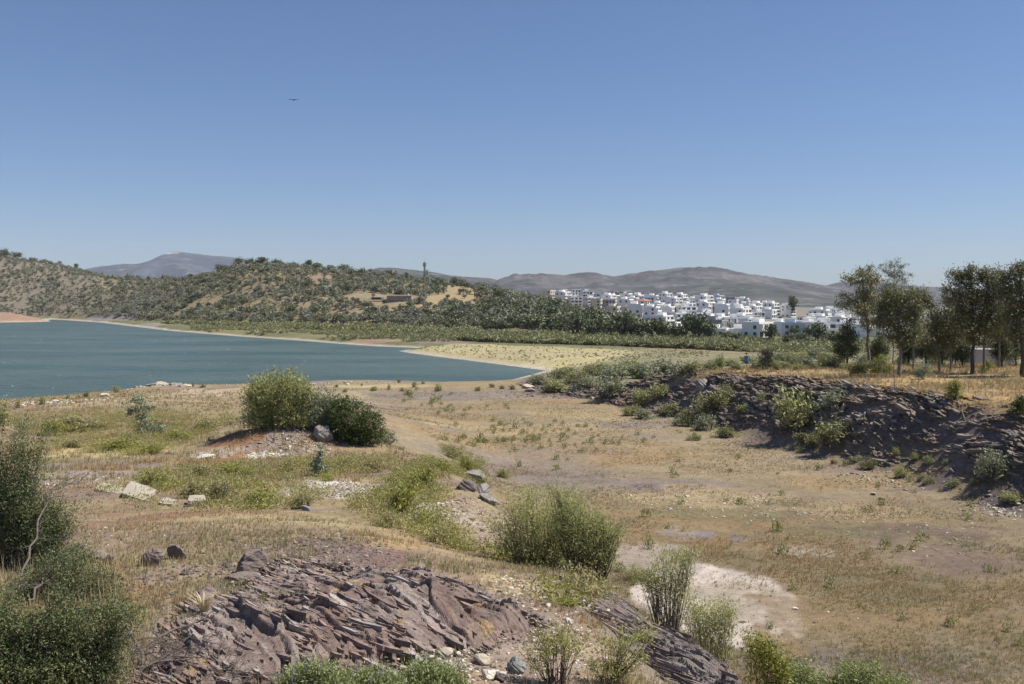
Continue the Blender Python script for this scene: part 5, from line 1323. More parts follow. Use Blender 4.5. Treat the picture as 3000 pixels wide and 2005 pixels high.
# green tufts on the dry bed: nothing tells them apart
tt = []
for k in range(4):
    r = np.random.default_rng(40 + k); C = r.normal(0, .16, (70, 3)); C[:, 2] = np.abs(C[:, 2]) * 1.3
    V, F = leaf_quads(C, .26, .05, r, 0, 1.3); tt.append(mk_mesh("bed_tuft", V, F, [mat_leaf("leaf_tuft", (.085, .095, .030), (.19, .185, .075), .25, gain=1.9) if k == 0 else bpy.data.materials["leaf_tuft"]]))
r = np.random.default_rng(14); cnt = 0
clus = [(1290, 1195), (1350, 1200), (1240, 1165), (1470, 1275), (1580, 1270), (1390, 1300), (1560, 1300), (1820, 1290), (1650, 1260), (1700, 1310), (1300, 1330), (1450, 1250)]
while cnt < 210:
    if cnt < 120:
        c = clus[r.integers(len(clus))]; u, v = c[0] + r.normal(0, 70), c[1] + r.normal(0, 14)
    else:
        u, v = r.uniform(1500, 2990), r.uniform(1250, 1980)
    x, y, z = hit(u, v, 24)
    P1 = np.array([x]), np.array([y])
    if sdpoly(*P1, HILL)[0] > -5 or sdpoly(*P1, PLAT)[0] > -7 or y > 185: continue
    s = r.uniform(.45, 1.25) * (1.5 if cnt < 20 else 1) * min(1, y / 60)
    o = obj("bed_tuft", tt[r.integers(4)], None, (x, y, z - .02), r.uniform(0, 6.28)); o.scale = (s, s, s * r.uniform(.8, 1.3))
    tag(o, "low green weed tuft growing on the dry brown lake bed", "weed tuft", "weed tufts scattered over the dry bed"); cnt += 1

# ------------------------------------------------------------------ the grove on the right
L_EUC = mat_leaf("leaf_eucalyptus", (.040, .046, .022), (.105, .106, .052), .3, (.15, .14, .075), gain=2.1)
L_EUCG = mat_leaf("leaf_eucalyptus_golden", (.060, .060, .020), (.150, .135, .048), .3, gain=2.2)
L_PINE = mat_leaf("leaf_pine", (.024, .032, .014), (.064, .074, .028), .2, gain=2)
def gtree(u, v, blobs, n, lm, bm, label, seed, r0=.14, trunk=None, name="eucalyptus_tree", cat="tree", ymin=95, csize=.34, leaf=(.34, .10), droop=.8, per=24, shell=.2, loc=None, dens_y=1.0):
    rr_ = np.random.default_rng(seed + 7); blobs = [tuple(q) for q in blobs]
    if name == "eucalyptus_tree":
        ext = []
        for q in blobs:
            blobs_n = 2
            for _ in range(blobs_n):
                a = rr_.uniform(0, 6.28); ext.append((q[0] + math.cos(a) * q[2] * 1.05, q[1] + math.sin(a) * q[3] * 1.05, q[2] * rr_.uniform(.22, .42), q[3] * rr_.uniform(.25, .45)))
        blobs = [(q[0], q[1], q[2] * .88, q[3] * .88) for q in blobs] + ext; n = int(n * 1.2)
    trunk = trunk or [(u, v), (u + 4, (v + blobs[0][1]) / 2), (blobs[0][0], blobs[0][1])]
    return plant(name, u, v, blobs, n, leaf, lm, bm, label, cat, seed, csize, r0, trunk, .8, ymin, "trees of the grove on the plateau", shell, droop, 0, "crown", "trunk", per, 70, loc=loc, dens_y=dens_y)

gtree(2543, 1078, [(2526, 800, 36, 26), (2500, 822, 30, 18), (2548, 830, 34, 34), (2530, 860, 34, 26), (2490, 885, 30, 16), (2520, 900, 36, 26), (2555, 890, 30, 40), (2535, 935, 26, 20), (2560, 940, 22, 26), (2480, 868, 16, 8)], 4600, L_EUCG, BARKG,
      "golden green leaning eucalyptus at the left front of the grove", 2001, .17, [(2543, 1078), (2544, 1010), (2541, 940), (2530, 880), (2526, 800)])
gtree(2617, 1062, [(2605, 775, 30, 22), (2645, 785, 28, 26), (2620, 810, 44, 28), (2650, 825, 22, 20), (2590, 840, 30, 40), (2620, 880, 44, 50), (2600, 940, 30, 40), (2610, 835, 36, 24)], 5600, L_EUC, BARKP,
      "tallest dark eucalyptus of the left clump, with a pale trunk", 2002, .19, [(2617, 1062), (2617, 1000), (2618, 900), (2620, 780)])
gtree(2636, 1104, [(2620, 860, 46, 24), (2600, 890, 44, 32), (2650, 880, 44, 34), (2680, 910, 38, 40), (2630, 930, 60, 40), (2590, 950, 36, 36), (2670, 965, 46, 36), (2610, 985, 36, 26), (2645, 1000, 40, 20), (2690, 860, 20, 16), (2575, 920, 24, 26)], 8600, L_EUC, BARKG,
      "broad dense eucalyptus standing in front of the tallest one", 2003, .18, [(2636, 1104), (2638, 1040), (2634, 960), (2640, 870)], ymin=85)
gtree(2676, 1086, [(2690, 890, 26, 26), (2675, 930, 22, 30), (2695, 960, 26, 26), (2670, 985, 20, 20), (2668, 850, 16, 14)], 1800, L_EUC, BARKG, "slim eucalyptus between the dense one and the open one", 2004, .11, [(2676, 1086), (2678, 1000), (2680, 880)], ymin=85)
gtree(2753, 1090, [(2706, 855, 14, 18), (2718, 872, 18, 16), (2735, 890, 14, 12), (2702, 880, 14, 10), (2745, 935, 22, 20), (2735, 980, 26, 30), (2760, 990, 24, 26), (2720, 1010, 26, 26)], 1900, L_EUC, BARKG,
      "open straggly eucalyptus with a small separate top leaning left", 2005, .11, [(2753, 1090), (2748, 1000), (2730, 920), (2708, 850)], ymin=85)
gtree(2782, 1090, [(2778, 885, 22, 24), (2765, 920, 28, 26), (2800, 925, 34, 30), (2780, 955, 44, 26), (2755, 970, 36, 28), (2815, 965, 26, 34), (2790, 1000, 40, 26), (2770, 850, 8, 10)], 3800, L_EUC, BARKG,
      "medium eucalyptus with a thin crooked trunk in the middle of the grove", 2006, .11, [(2782, 1090), (2786, 1050), (2780, 980), (2778, 880)], ymin=85)
gtree(2849, 1096, [(2820, 800, 26, 22), (2800, 820, 26, 24), (2790, 855, 24, 16), (2850, 830, 34, 40), (2830, 870, 50, 36), (2870, 880, 34, 40), (2850, 920, 54, 34), (2830, 960, 44, 30), (2870, 955, 40, 36), (2810, 900, 26, 22), (2880, 800, 16, 18), (2845, 795, 18, 14), (2855, 995, 34, 14)], 7600, L_EUC, BARK,
      "tall eucalyptus with a dark straight trunk right of the gap", 2007, .2, [(2849, 1096), (2851, 1020), (2850, 940), (2845, 820)], ymin=85)
gtree(2881, 1096, [(2890, 800, 22, 20), (2910, 820, 34, 36), (2895, 860, 34, 40), (2930, 850, 26, 40), (2900, 910, 44, 40), (2930, 940, 34, 40), (2890, 960, 34, 26)], 5200, L_EUC, BARKG,
      "eucalyptus just right of the dark straight trunk", 2008, .13, [(2881, 1096), (2884, 1010), (2890, 930), (2895, 810)], ymin=85)
gtree(2996, 1106, [(2975, 790, 40, 24), (3010, 780, 40, 30), (2950, 815, 34, 30), (2990, 840, 50, 44), (2950, 870, 40, 40), (3020, 880, 40, 50), (2980, 920, 50, 40), (2945, 930, 30, 30), (3010, 960, 44, 40), (2970, 970, 34, 22)], 8600, L_EUC, BARK,
      "large eucalyptus at the right frame edge", 2009, .22, [(2996, 1106), (2994, 1020), (2990, 930), (2990, 800)], ymin=80)
gtree(3060, 1104, [(3060, 830, 60, 60), (3050, 920, 60, 60)], 2500, L_EUC, BARK, "eucalyptus standing beyond the right frame edge", 2010, .2, ymin=80)
# darker pines and understorey behind
def pine(u, v, w, h, label, seed, ymin=100, lay=5, n=3600, lm=None):
    top = v - h; r = np.random.default_rng(seed)
    bl = [(u + r.normal(0, w * .05), top + h * (.10 + .62 * i / (lay - 1)), w * (.16 + .34 * i / (lay - 1)), h * .11, 0) for i in range(lay)]
    bl += [(u + sgn * w * .28, top + h * (.42 + .1 * q), w * .2, h * .07, 0) for sgn in (-1, 1) for q in (0, 2)]
    gtree(u, v, bl, n, lm or L_PINE, BARK, label, seed, .11, [(u, v), (u, v - h * .5), (u, top + h * .08)], "pine_tree", "tree", ymin, .32, (.38, .07), -.2, 30, .35)
pine(2482, 1078, 84, 150, "dense dark green pine at the left end of the grove", 2020, 100, 6, 5200)
pine(2712, 1072, 64, 110, "dark pine in the shade behind the middle of the grove", 2021, 120)
pine(2935, 1076, 70, 110, "dark pine left of the pair behind the right hand trees", 2022, 120)
pine(2976, 1072, 80, 120, "dark pine right of the pair behind the right hand trees", 2023, 120)
pine(2574, 1070, 60, 90, "small dark pine behind the tall eucalyptus clump", 2024, 130)
pine(2820, 1076, 60, 100, "dark pine hidden behind the dark straight trunk", 2025, 120)
pine(2660, 1068, 60, 90, "young pine behind the dense eucalyptus", 2026, 130)
pine(2760, 1070, 56, 90, "young pine behind the open straggly eucalyptus", 2027, 130)
pine(2790, 1066, 60, 96, "young pine behind the thin crooked trunk", 2028, 130)
pine(2895, 1068, 70, 104, "young pine behind the second right hand trunk", 2029, 130)
pine(2730, 1062, 50, 80, "smallest young pine behind the gap in the grove", 2030, 130)
gtree(2925, 1078, [(2925, 850, 36, 30), (2905, 890, 36, 34), (2945, 895, 36, 36), (2925, 940, 44, 34), (2910, 980, 34, 26), (2950, 970, 34, 30)], 4200, L_EUC, BARKG, "eucalyptus behind the gap left of the large right edge tree", 2031, .13, ymin=110)
gtree(2800, 1072, [(2800, 900, 26, 26), (2815, 935, 30, 30), (2790, 965, 34, 30), (2820, 985, 30, 24)], 2600, L_EUC, BARKG, "slender eucalyptus half hidden behind the dark straight trunk", 2032, .10, ymin=115)
gtree(2740, 1070, [(2745, 930, 26, 24), (2730, 965, 30, 26), (2755, 985, 30, 26), (2735, 1005, 30, 20)], 2200, L_EUC, BARKG, "low dark eucalyptus filling the middle of the grove", 2033, .09, ymin=115)
# small plants of the plateau
def small(u, v, w, h, lm, label, seed, name="young_shrub", n=900, leaf=(.2, .07), ymin=80):
    plant(name, u, v, [(u - w * .2, v - h * .45, w * .3, h * .4), (u + w * .2, v - h * .5, w * .3, h * .42), (u, v - h * .7, w * .28, h * .3), (u, v - h * .25, w * .45, h * .25)], n, leaf, lm, BARK, label, "shrub", seed, .16, .03, ymin=ymin, up=.6)
small(2514, 1102, 66, 44, L_DARK, "dark green shrub at the cliff edge throwing a long shadow", 2040, n=1800)
small(2590, 1100, 78, 66, L_YEL, "yellow green shrub in front of the broad eucalyptus", 2041, n=1600)
small(2565, 1098, 50, 44, L_DARK, "dark low shrub left of the yellow green shrub", 2042)
small(2704, 1112, 52, 48, L_BLUE, "spiky blue green shrub alone in the golden grass", 2043, n=900, leaf=(.34, .05))
small(2796, 1172, 50, 66, L_YEL, "yellow green young tree leaning out over the slate bank", 2044, n=1300, ymin=70)
small(2890, 1094, 26, 44, L_YEL, "small bright shrub right of the dark straight trunk", 2045)
small(2880, 1096, 20, 30, L_YEL, "low green sucker at the foot of the second right hand trunk", 2046, n=300)
small(2985, 1225, 60, 70, L_DARK, "dark brown green bush hanging over the bank at the right edge", 2047, n=1500, ymin=70)
small(2250, 1082, 60, 66, mat_leaf("leaf_grey_olive", (.060, .066, .034), (.18, .18, .12), .2), "grey olive tree with a dark hollow right of the blue bin", 2048, "olive_bush", 2200, (.3, .09), 120)
# bare trunk on the bank and the thin stake
def stick(u, v, pts, r0, mat, label, seed, name="bare_stem", ymin=70):
    x, y, z = hit(u, v, ymin); s = y / FPX; vb = V0 + (H - z) * FPX / y
    b = MB()
    for p in pts:
        P = np.array([((a - u) * s, -.2, (vb - c) * s) for a, c in p]); b.tube(P, np.linspace(r0, r0 * .5, len(P)), 6)
    tag(obj(name, b.mesh(name, [mat], True), None, (x, y, z)), label, "stem")
stick(2826, 1236, [[(2826, 1238), (2815, 1205), (2803, 1178), (2800, 1160)], [(2813, 1200), (2817, 1176)]], .05, BARKP, "bare white stem slanting up the dark slate bank", 1)
stick(2618, 1160, [[(2618, 1162), (2618, 1125), (2616, 1085), (2617, 1060)]], .025, TWIG, "thin upright bare stake at the edge of the slate bank", 2)
stick(2582, 1102, [[(2582, 1104), (2583, 1080), (2584, 1070)]], .025, BARKP, "short thin pale stake in front of the dark low shrub", 3)
stick(2938, 1082, [[(2938, 1084), (2940, 1062), (2944, 1048)]], .05, BARKP, "short leaning white dead stem among the right hand trees", 4)
# the blue bin on its post
x, y, z = hit(2187, 1078, 110)
e = empty("waste_bin", (x, y, z)); tag(e, "blue waste bin with a dark red lid on a post at the plateau edge", "bin")
b = MB(); b.tube([(0, 0, -.1), (0, 0, 1.75)], .035, 6); obj("post", b.mesh("post", [BARKG]), e)
b = MB()
an = np.linspace(0, 2 * math.pi, 12, endpoint=False)
for z0, z1, r0_, r1_ in ((.72, .78, .2, .25), (.78, 1.45, .25, .29), (1.45, 1.5, .31, .31)):
    V = np.concatenate([np.stack([r0_ * np.cos(an), r0_ * np.sin(an), 0 * an + z0], 1), np.stack([r1_ * np.cos(an), r1_ * np.sin(an), 0 * an + z1], 1)])
    b.add(V, [(q, (q + 1) % 12, 12 + (q + 1) % 12, 12 + q) for q in range(12)])
obj("barrel", b.mesh("barrel", [mat_plain("blue_plastic", (.10, .22, .34), .5, .1)]), e)
b = MB(); P, F = ico(2); b.add(P * [.2, .2, .09] + [0, 0, 1.86], F); obj("lid", b.mesh("lid", [mat_plain("dark_red_paint", (.12, .03, .03), .6, .1)]), e)
b = MB(); b.box(2.0, 4.2, -.1, .1, 0, 2.2); 
x, y, z = hit(2972, 1070, 120)
e = empty("white_hut", (x, y + 8, gz(x, y + 8))); tag(e, "white walled hut glimpsed behind the dark trunks at the right edge", "hut")
b = MB(); b.box(-1.2, 4, 0, 3, 0, 2.1); obj("wall", b.mesh("wall", [mat_plain("hut_white", (.4, .4, .43), .8, .1)]), e)
b = MB(); b.box(-1.4, 4.2, -.2, 3.2, 2.1, 2.25); obj("roof", b.mesh("roof", [mat_plain("hut_roof", (.35, .35, .36), .8, .1)]), e)
# ------------------------------------------------------------------ olive trees on the far hill
def crown_unit(seed, n, lm, bm, lf=(.62, .34), tall=1.0, k=5):
    """a small tree about 2 m wide and 2 m tall in one mesh: crown and trunk"""
    r = np.random.default_rng(seed); b = MB()
    bl = [(r.uniform(-.45, .45), r.uniform(-.4, .4), r.uniform(.9, 1.4) * tall, r.uniform(.35, .55), r.uniform(.35, .55), r.uniform(.3, .5) * tall) for _ in range(k)] + [(0, 0, .8 * tall, .85, .8, .45 * tall)]
    C, cl = cloud(bl, n, r, .16, .35, 9)
    V, F = leaf_quads(C, lf[0] * .6, lf[1] * .6, r)
    b.add(V, F, 0)
    b.tube([(0, 0, -.4), (.03, 0, .5), (0, .03, 1.0 * tall)], [.1, .08, .05], 5, 1)
    return b

L_FARO = mat_leaf("leaf_far_olive", (.085, .090, .062), (.180, .182, .130), .15, None, 1.9)
L_FARD = mat_leaf("leaf_far_dark", (.040, .050, .024), (.100, .110, .055), .15, None, 1.8)
OT = [crown_unit(300 + k, 115, L_FARO if k < 4 else L_FARD, BARK) for k in range(6)]
OM = [t.mesh("olive_tree", [L_FARO if k < 4 else L_FARD, BARK]) for k, t in enumerate(OT)]
OV = [(np.concatenate(t.V), [f.copy() for f in t.F4], [m.copy() for m in t.M4]) for t in OT]

def merged(name, label, pts, templates, mats, kind="stuff"):
    """pts: x, y, z, width scale, height scale, template"""
    Vs, Fs, Ms = [], [], []; n = 0; r = np.random.default_rng(9)
    for x, y, z, sx, sz, k in pts:
        V, F, M = templates[k]; a = r.uniform(0, 6.28); ca, sa = math.cos(a), math.sin(a)
        Q = np.stack([(V[:, 0] * ca - V[:, 1] * sa) * sx + x, (V[:, 0] * sa + V[:, 1] * ca) * sx + y, V[:, 2] * sz + z], 1)
        Vs.append(Q); Fs += [f + n for f in F]; Ms += M; n += len(Q)
    return tag(obj(name, mk_mesh(name, np.concatenate(Vs), [np.concatenate(Fs)], mats, np.concatenate(Ms))), label, kind=kind)

TEMPL = []
for t in OT:
    TEMPL.append((np.concatenate(t.V), t.F4, t.M4))

r = np.random.default_rng(21)
N = 34000
uu = r.uniform(-120, 1880, N); yy = np.exp(r.uniform(math.log(420), math.log(1380), N))
cY = np.interp(uu, _cu, _cY); cF = np.interp(uu, _cu, _cF)
xx = (uu - 1500) / FPX * yy; zz = terr(xx, yy)
den = .74 + .9 * fbm(xx / 45, yy / 45, 3, 601) - .10 * sstep(.4, .9, (yy - cF) / (cY - cF)) * (uu > 900)
den = np.where(uu < 500, den + .15, den) - .16 * sstep(1200, 1400, uu)
clear = np.zeros(N, bool)
for (pu, pv, du, dv) in [(740, 897, 70, 9), (1060, 868, 70, 9), (1160, 874, 70, 16), (1150, 907, 90, 5), (1250, 880, 50, 6), (560, 906, 90, 8), (1350, 852, 50, 8), (935, 815, 40, 10), (1100, 880, 60, 7), (1300, 870, 60, 6), (660, 915, 60, 6), (1000, 920, 90, 6)]:
    px, py, rx, ry = patch(pu, pv, du, dv); clear |= np.hypot((xx - px) / rx, (yy - py) / ry) < 1
ok = (yy > cF + 4 - 20 * (uu > 1200)) & (yy < cY + 25) & (r.random(N) < den * np.interp(yy, [420, 700, 1380], [.95, .85, .62])) & ~clear
xx, yy, zz, uu = xx[ok], yy[ok], zz[ok], uu[ok]
wd = r.uniform(1.3, 2.7, len(xx)) * np.where(uu > 1350, 1.25, 1.0) * np.where(r.random(len(xx)) < .12, 1.5, 1)
ht = wd * r.uniform(.75, 1.15, len(xx))
kk = np.where(r.random(len(xx)) < np.where(uu > 1250, .55, .28), r.integers(4, 6, len(xx)), r.integers(0, 4, len(xx)))
order = np.argsort(yy / wd)
near, rest = order[:290], order[290:]
for i in near:
    o = obj("olive_tree", OM[kk[i]], None, (xx[i], yy[i], zz[i] - .1), r.uniform(0, 6.28)); o.scale = (wd[i], wd[i], ht[i])
    tag(o, "rounded grey green olive tree among many alike on the far hillside", "tree", "olive trees on the far hillside")
merged("olive_grove", "grey green olive trees covering the far hill", [(xx[i], yy[i], zz[i] - .1, wd[i], ht[i], kk[i]) for i in rest], TEMPL, [L_FARO, BARK])
bpy.data.objects["olive_grove"].data.materials.clear()
# two leaf tones in the one grove: material per template
def regrove():
    o = bpy.data.objects["olive_grove"]; me = o.data
    for m in (L_FARO, BARK, L_FARD): me.materials.append(m)
    mi = []
    for i in rest:
        f = np.concatenate(TEMPL[kk[i]][2]).copy()
        if kk[i] >= 4: f = np.where(f == 0, 2, f)
        mi.append(f)
    me.polygons.foreach_set("material_index", np.concatenate(mi).astype(np.int32)); me.update()
regrove()

# larger trees on the crest of the hill
def tree_meshes(seed, lm, bm, n, tall=1.0, lf=(.4, .22)):
    r = np.random.default_rng(seed)
    bl = [(r.uniform(-.5, .5), r.uniform(-.45, .45), r.uniform(.9, 1.5) * tall, r.uniform(.3, .5), r.uniform(.3, .5), r.uniform(.25, .42) * tall) for _ in range(7)] + [(0, 0, .85 * tall, .8, .75, .35 * tall)]
    C, cl = cloud(bl, n, r, .13, .35, 12); V, F = leaf_quads(C, lf[0] * .6, lf[1] * .6, r)
    b = MB(); b.tube([(0, 0, -.4), (.04, 0, .4), (0, .04, 1.2 * tall)], [.08, .065, .03], 6); stems_mesh(b, bl, cl, r, .025, [(0, 0, .35)], None, 16)
    return mk_mesh("crown", V, F, [lm]), b.mesh("trunk", [bm], True)

def tree_set(name, tm, items, labelf, group, ymin, seed, sort=True):
    r = np.random.default_rng(seed); first = {}
    items = sorted(items, key=lambda q: q[0]) if sort else items
    for i, (u, v, w, h) in enumerate(items):
        x, y, z = hit(u, v, ymin); s = y / FPX; k = int(r.integers(len(tm)))
        if k not in first:
            root = empty(name, (0, 0, 0)); obj("crown", tm[k][0], root); obj("trunk", tm[k][1], root); first[k] = root
        else:
            root = copy_tree(first[k], (0, 0, 0))
        root.location = (x, y, z - .1); root.rotation_euler = (0, 0, r.uniform(0, 6.28)); root.scale = (w * s / 2, w * s / 2, h * s / 1.75)
        tag(root, labelf(i), "tree", group)

tmD = [tree_meshes(500 + k, L_FARD, BARK, 700) for k in range(4)]
CREST = [(12, 750, 40, 30), (48, 752, 40, 24), (90, 758, 20, 14), (130, 766, 26, 14), (225, 787, 20, 22), (648, 790, 40, 30), (700, 782, 46, 34), (735, 778, 50, 30), (772, 776, 60, 34), (812, 776, 40, 26), (850, 780, 40, 18), (905, 780, 30, 30), (935, 782, 34, 22), (968, 788, 26, 22),
         (1010, 800, 34, 26), (1085, 806, 26, 22), (1140, 812, 36, 24), (1191, 822, 22, 26), (1284, 828, 30, 22), (1330, 830, 36, 28), (1352, 834, 26, 20), (1395, 842, 16, 12), (1425, 846, 24, 22), (1452, 852, 18, 16), (1484, 858, 20, 14)]
tree_set("crest_tree", tmD, CREST, lambda i: "dark tree rising from the crest of the far hill, %s from the left" % ORD(i), "trees along the far hill crest", 500, 31)

TOWNT = [(1560, 978, 90, 56), (1600, 970, 80, 56), (1640, 984, 80, 60), (1690, 990, 90, 74), (1735, 992, 70, 56), (1775, 994, 90, 66), (1825, 996, 110, 84), (1870, 996, 90, 62), (1905, 998, 90, 70), (1945, 998, 80, 60), (1985, 1000, 60, 50), (2010, 1003, 70, 90), (2048, 1003, 80, 92), (2078, 1004, 56, 60),
         (2128, 1006, 50, 36), (2155, 1008, 54, 34), (2258, 1010, 44, 66), (2345, 1012, 60, 40), (2310, 1012, 70, 34), (2395, 1010, 66, 66), (2440, 1012, 60, 40), (2190, 1010, 50, 24), (1720, 946, 50, 34), (1660, 940, 60, 40), (2470, 1008, 50, 46)]
tree_set("town_tree", tmD, TOWNT, lambda i: "dark green tree in front of the white town, %s from the left" % ORD(i), "trees in front of the town", 330, 32)

# scrub on the flats: one mass
r = np.random.default_rng(33)
BT = []
for k in range(4):
    b = MB(); C, cl = cloud([(0, 0, .35, .5, .5, .35), (.25, .1, .5, .3, .3, .3), (-.25, -.1, .45, .3, .3, .3)], 70, r, .1, .3, 8); V, F = leaf_quads(C, .36, .16, r, 0, .5); b.add(V, F, 0); BT.append((np.concatenate(b.V), b.F4, b.M4))
L_FLAT = mat_leaf("leaf_flat_scrub", (.110, .115, .055), (.190, .190, .095), .2, None, 1.75)
pts = []
def add_flat(n, ulo, uhi, vtop, vbot, smin, smax, keep=1.0, nseed=0):
    c = 0; k = 0
    while c < n and k < n * 6:
        k += 1
        u = r.uniform(ulo, uhi); vt, vb = float(np.interp(u, *vtop)), float(np.interp(u, *vbot)); v = r.uniform(vt, vb)
        Y = 14.8 * FPX / (v - V0); x = (u - 1500) / FPX * Y
        if Y > 900 or fbm(np.array([x / 25.]), np.array([Y / 25.]), 2, 700 + nseed)[0] > keep or sdpoly(np.array([x]), np.array([Y]), WATER)[0] > -4: continue
        s = r.uniform(smin, smax); pts.append((x, Y, 0.0, s, s * r.uniform(.6, 1.0), int(r.integers(4)))); c += 1
add_flat(3000, 1330, 2210, ([1300, 1500, 1800, 2210], [980, 984, 990, 1000]), ([1300, 1500, 1700, 1900, 2210], [999, 1006, 1011, 1018, 1032]), 1.8, 3.4)
add_flat(500, 2210, 2560, ([2210, 2560], [1000, 1006]), ([2210, 2560], [1040, 1050]), 1.5, 3.2)
add_flat(900, 480, 1400, ([400, 700, 1000, 1400], [940, 944, 955, 975]), ([400, 700, 1000, 1400], [950, 960, 972, 990]), 2.0, 4.0)
add_flat(700, 560, 1330, ([400, 700, 1000, 1400], [950, 960, 972, 990]), ([400, 700, 1000, 1330], [962, 982, 1000, 1006]), 1.0, 2.4, .2, 3)
xs = np.array([p[0] for p in pts]); ys = np.array([p[1] for p in pts]); zs = terr(xs, ys)
merged("flat_scrub", "green scrub covering the flats between the lake and the town", [(p[0], p[1], z - .05) + p[3:] for p, z in zip(pts, zs)], BT, [L_FLAT])
pts = []
add_flat(1100, 1180, 2080, ([1170, 1260, 1450, 2080], [1026, 1014, 1008, 1030]), ([1170, 1400, 1600, 2080], [1032, 1060, 1086, 1065]), .2, .6, 1.0, 5)
xs = np.array([p[0] for p in pts]); ys = np.array([p[1] for p in pts]); zs = terr(xs, ys)
merged("spit_tufts", "dark green tufts dotted over the pale spit", [(p[0], p[1], z - .05) + p[3:] for p, z in zip(pts, zs)], BT, [L_FLAT])

# ------------------------------------------------------------------ the white town
W_MATS = [mat_plain("white_render", (.82, .81, .79), .85, .05), mat_plain("cream_render", (.62, .57, .48), .85, .06), mat_plain("grey_render", (.33, .33, .34), .85, .08), mat_plain("bluish_render", (.48, .54, .60), .85, .06)]
M_GLASS = mat_plain("window_glass", (.045, .052, .062), .25, .2, 2, 0, .5)
M_TILE = mat_plain("roof_tiles", (.34, .16, .11), .9, .2)
M_DARKW = mat_plain("dark_recess", (.10, .10, .11), .8, .2)
M_ROOF = mat_plain("flat_roof", (.42, .41, .40), .9, .15)
M_BLACK = mat_plain("solar_panel", (.03, .04, .07), .3, .2)

def box_mesh(name, dims, mat):
    b = MB(); b.box(*dims); return b.mesh(name, [mat])
WIN = [box_mesh("window", (-.8, .8, -.05, .05, -.8, .8), M_GLASS), box_mesh("window", (-1.25, 1.25, -.05, .05, -1.15, 1.05), M_GLASS), box_mesh("window", (-.55, .55, -.05, .05, -1.2, 1.2), M_GLASS)]

def balcony_mesh(w, mat):
    b = MB(); b.box(-w / 2, w / 2, -1.5, 0, -.1, .1); b.box(-w / 2, w / 2, -1.5, -1.38, .1, .95); b.box(-w / 2, -w / 2 + .14, -1.38, 0, .1, 2.9); b.box(w / 2 - .14, w / 2, -1.38, 0, .1, 2.9)
    return b.mesh("balcony", [mat])

def make_building(w, d, n, wm, style, seed):
    r = np.random.default_rng(seed); root = empty("apartment_block" if n > 2 else "town_house", (0, 0, 0)); h = n * 3.05; mat = W_MATS[wm]
    b = MB(); b.box(-w / 2, w / 2, -d / 2, d / 2, -4, h)
    if style in (1, 3): b.box(w * .1, w / 2 + 1.6, d * .1, d / 2 - .3, -4, h - 3.05)
    obj("wall", b.mesh("wall", [mat]), root)
    b = MB()
    if style == 4:
        o = .5; V = [(-w / 2 - o, -d / 2 - o, h), (w / 2 + o, -d / 2 - o, h), (w / 2 + o, d / 2 + o, h), (-w / 2 - o, d / 2 + o, h), (-w / 2 + d * .42, 0, h + 2.2), (w / 2 - d * .42, 0, h + 2.2)]
        b.add(V, [(0, 1, 5, 4), (2, 3, 4, 5)], 0); b.add(V, [(1, 2, 5), (3, 0, 4)], 0); b.add(V, [(0, 3, 2, 1)], 0)
        obj("roof", b.mesh("roof", [M_TILE]), root)
    else:
        b.box(-w / 2 - .12, w / 2 + .12, -d / 2 - .12, d / 2 + .12, h, h + .28)
        b.box(-w / 2 - .12, w / 2 + .12, -d / 2 - .12, -d / 2 + .1, h + .28, h + .85); b.box(-w / 2 - .12, w / 2 + .12, d / 2 - .1, d / 2 + .12, h + .28, h + .85)
        b.box(-w / 2 - .12, -w / 2 + .1, -d / 2 + .1, d / 2 - .1, h + .28, h + .85); b.box(w / 2 - .1, w / 2 + .12, -d / 2 + .1, d / 2 - .1, h + .28, h + .85)
        ro = obj("roof", b.mesh("roof", [mat]), root)
        if style != 0 or n < 3:
            b = MB(); sx = r.uniform(-.3, .1) * w; b.box(sx, sx + w * .35, -d * .1, d * .35, h + .29, h + 2.5); b.box(sx - .2, sx + w * .35 + .2, -d * .1 - .2, d * .35 + .2, h + 2.5, h + 2.65); obj("stair_head", b.mesh("stair_head", [mat]), ro)
        if r.random() < .7:
            b = MB(); t = r.uniform(.1, .3) * w; V = [(t, -d * .35, h + .5), (t + 2, -d * .35, h + .5), (t + 2, -d * .35 + 1.2, h + 1.5), (t, -d * .35 + 1.2, h + 1.5), (t, -d * .35 + .1, h + .3), (t + 2, -d * .35 + .1, h + .3), (t + 2, -d * .35 + 1.3, h + 1.3), (t, -d * .35 + 1.3, h + 1.3)]
            b.add(V, [(0, 1, 2, 3), (7, 6, 5, 4), (0, 4, 5, 1), (1, 5, 6, 2), (2, 6, 7, 3), (3, 7, 4, 0)]); obj("solar_heater", b.mesh("solar_heater", [M_BLACK]), ro)
    bal = balcony_mesh(w * .42 if style in (2, 3) else w * .9, mat) if style in (1, 2, 3) else None
    for k in range(n):
        z = k * 3.05 + 1.6
        nb = max(2, int(w / 3.3)); nd = max(2, int(d / 3.4))
        for j in range(nb):
            x = -w / 2 + (j + .5) * w / nb
            o = obj("window", WIN[1 if bal else int(r.integers(3))], root, (x, -d / 2 - .02, z))
        for j in range(nd):
            y = -d / 2 + (j + .5) * d / nd
            if r.random() < .85:
                obj("window", WIN[0 if wm == 0 else 2], root, (w / 2 + .02, y, z), math.pi / 2)
            if r.random() < .6:
                obj("window", WIN[0], root, (-w / 2 - .02, y, z), math.pi / 2)
        if bal and (k > 0 or style == 1):
            if style == 1: obj("balcony", bal, root, (0, -d / 2, k * 3.05 + .1))
            else:
                obj("balcony", bal, root, (-w * .27, -d / 2, k * 3.05 + .1))
                if style == 3: obj("balcony", bal, root, (w * .27, -d / 2, k * 3.05 + .1))
    return root

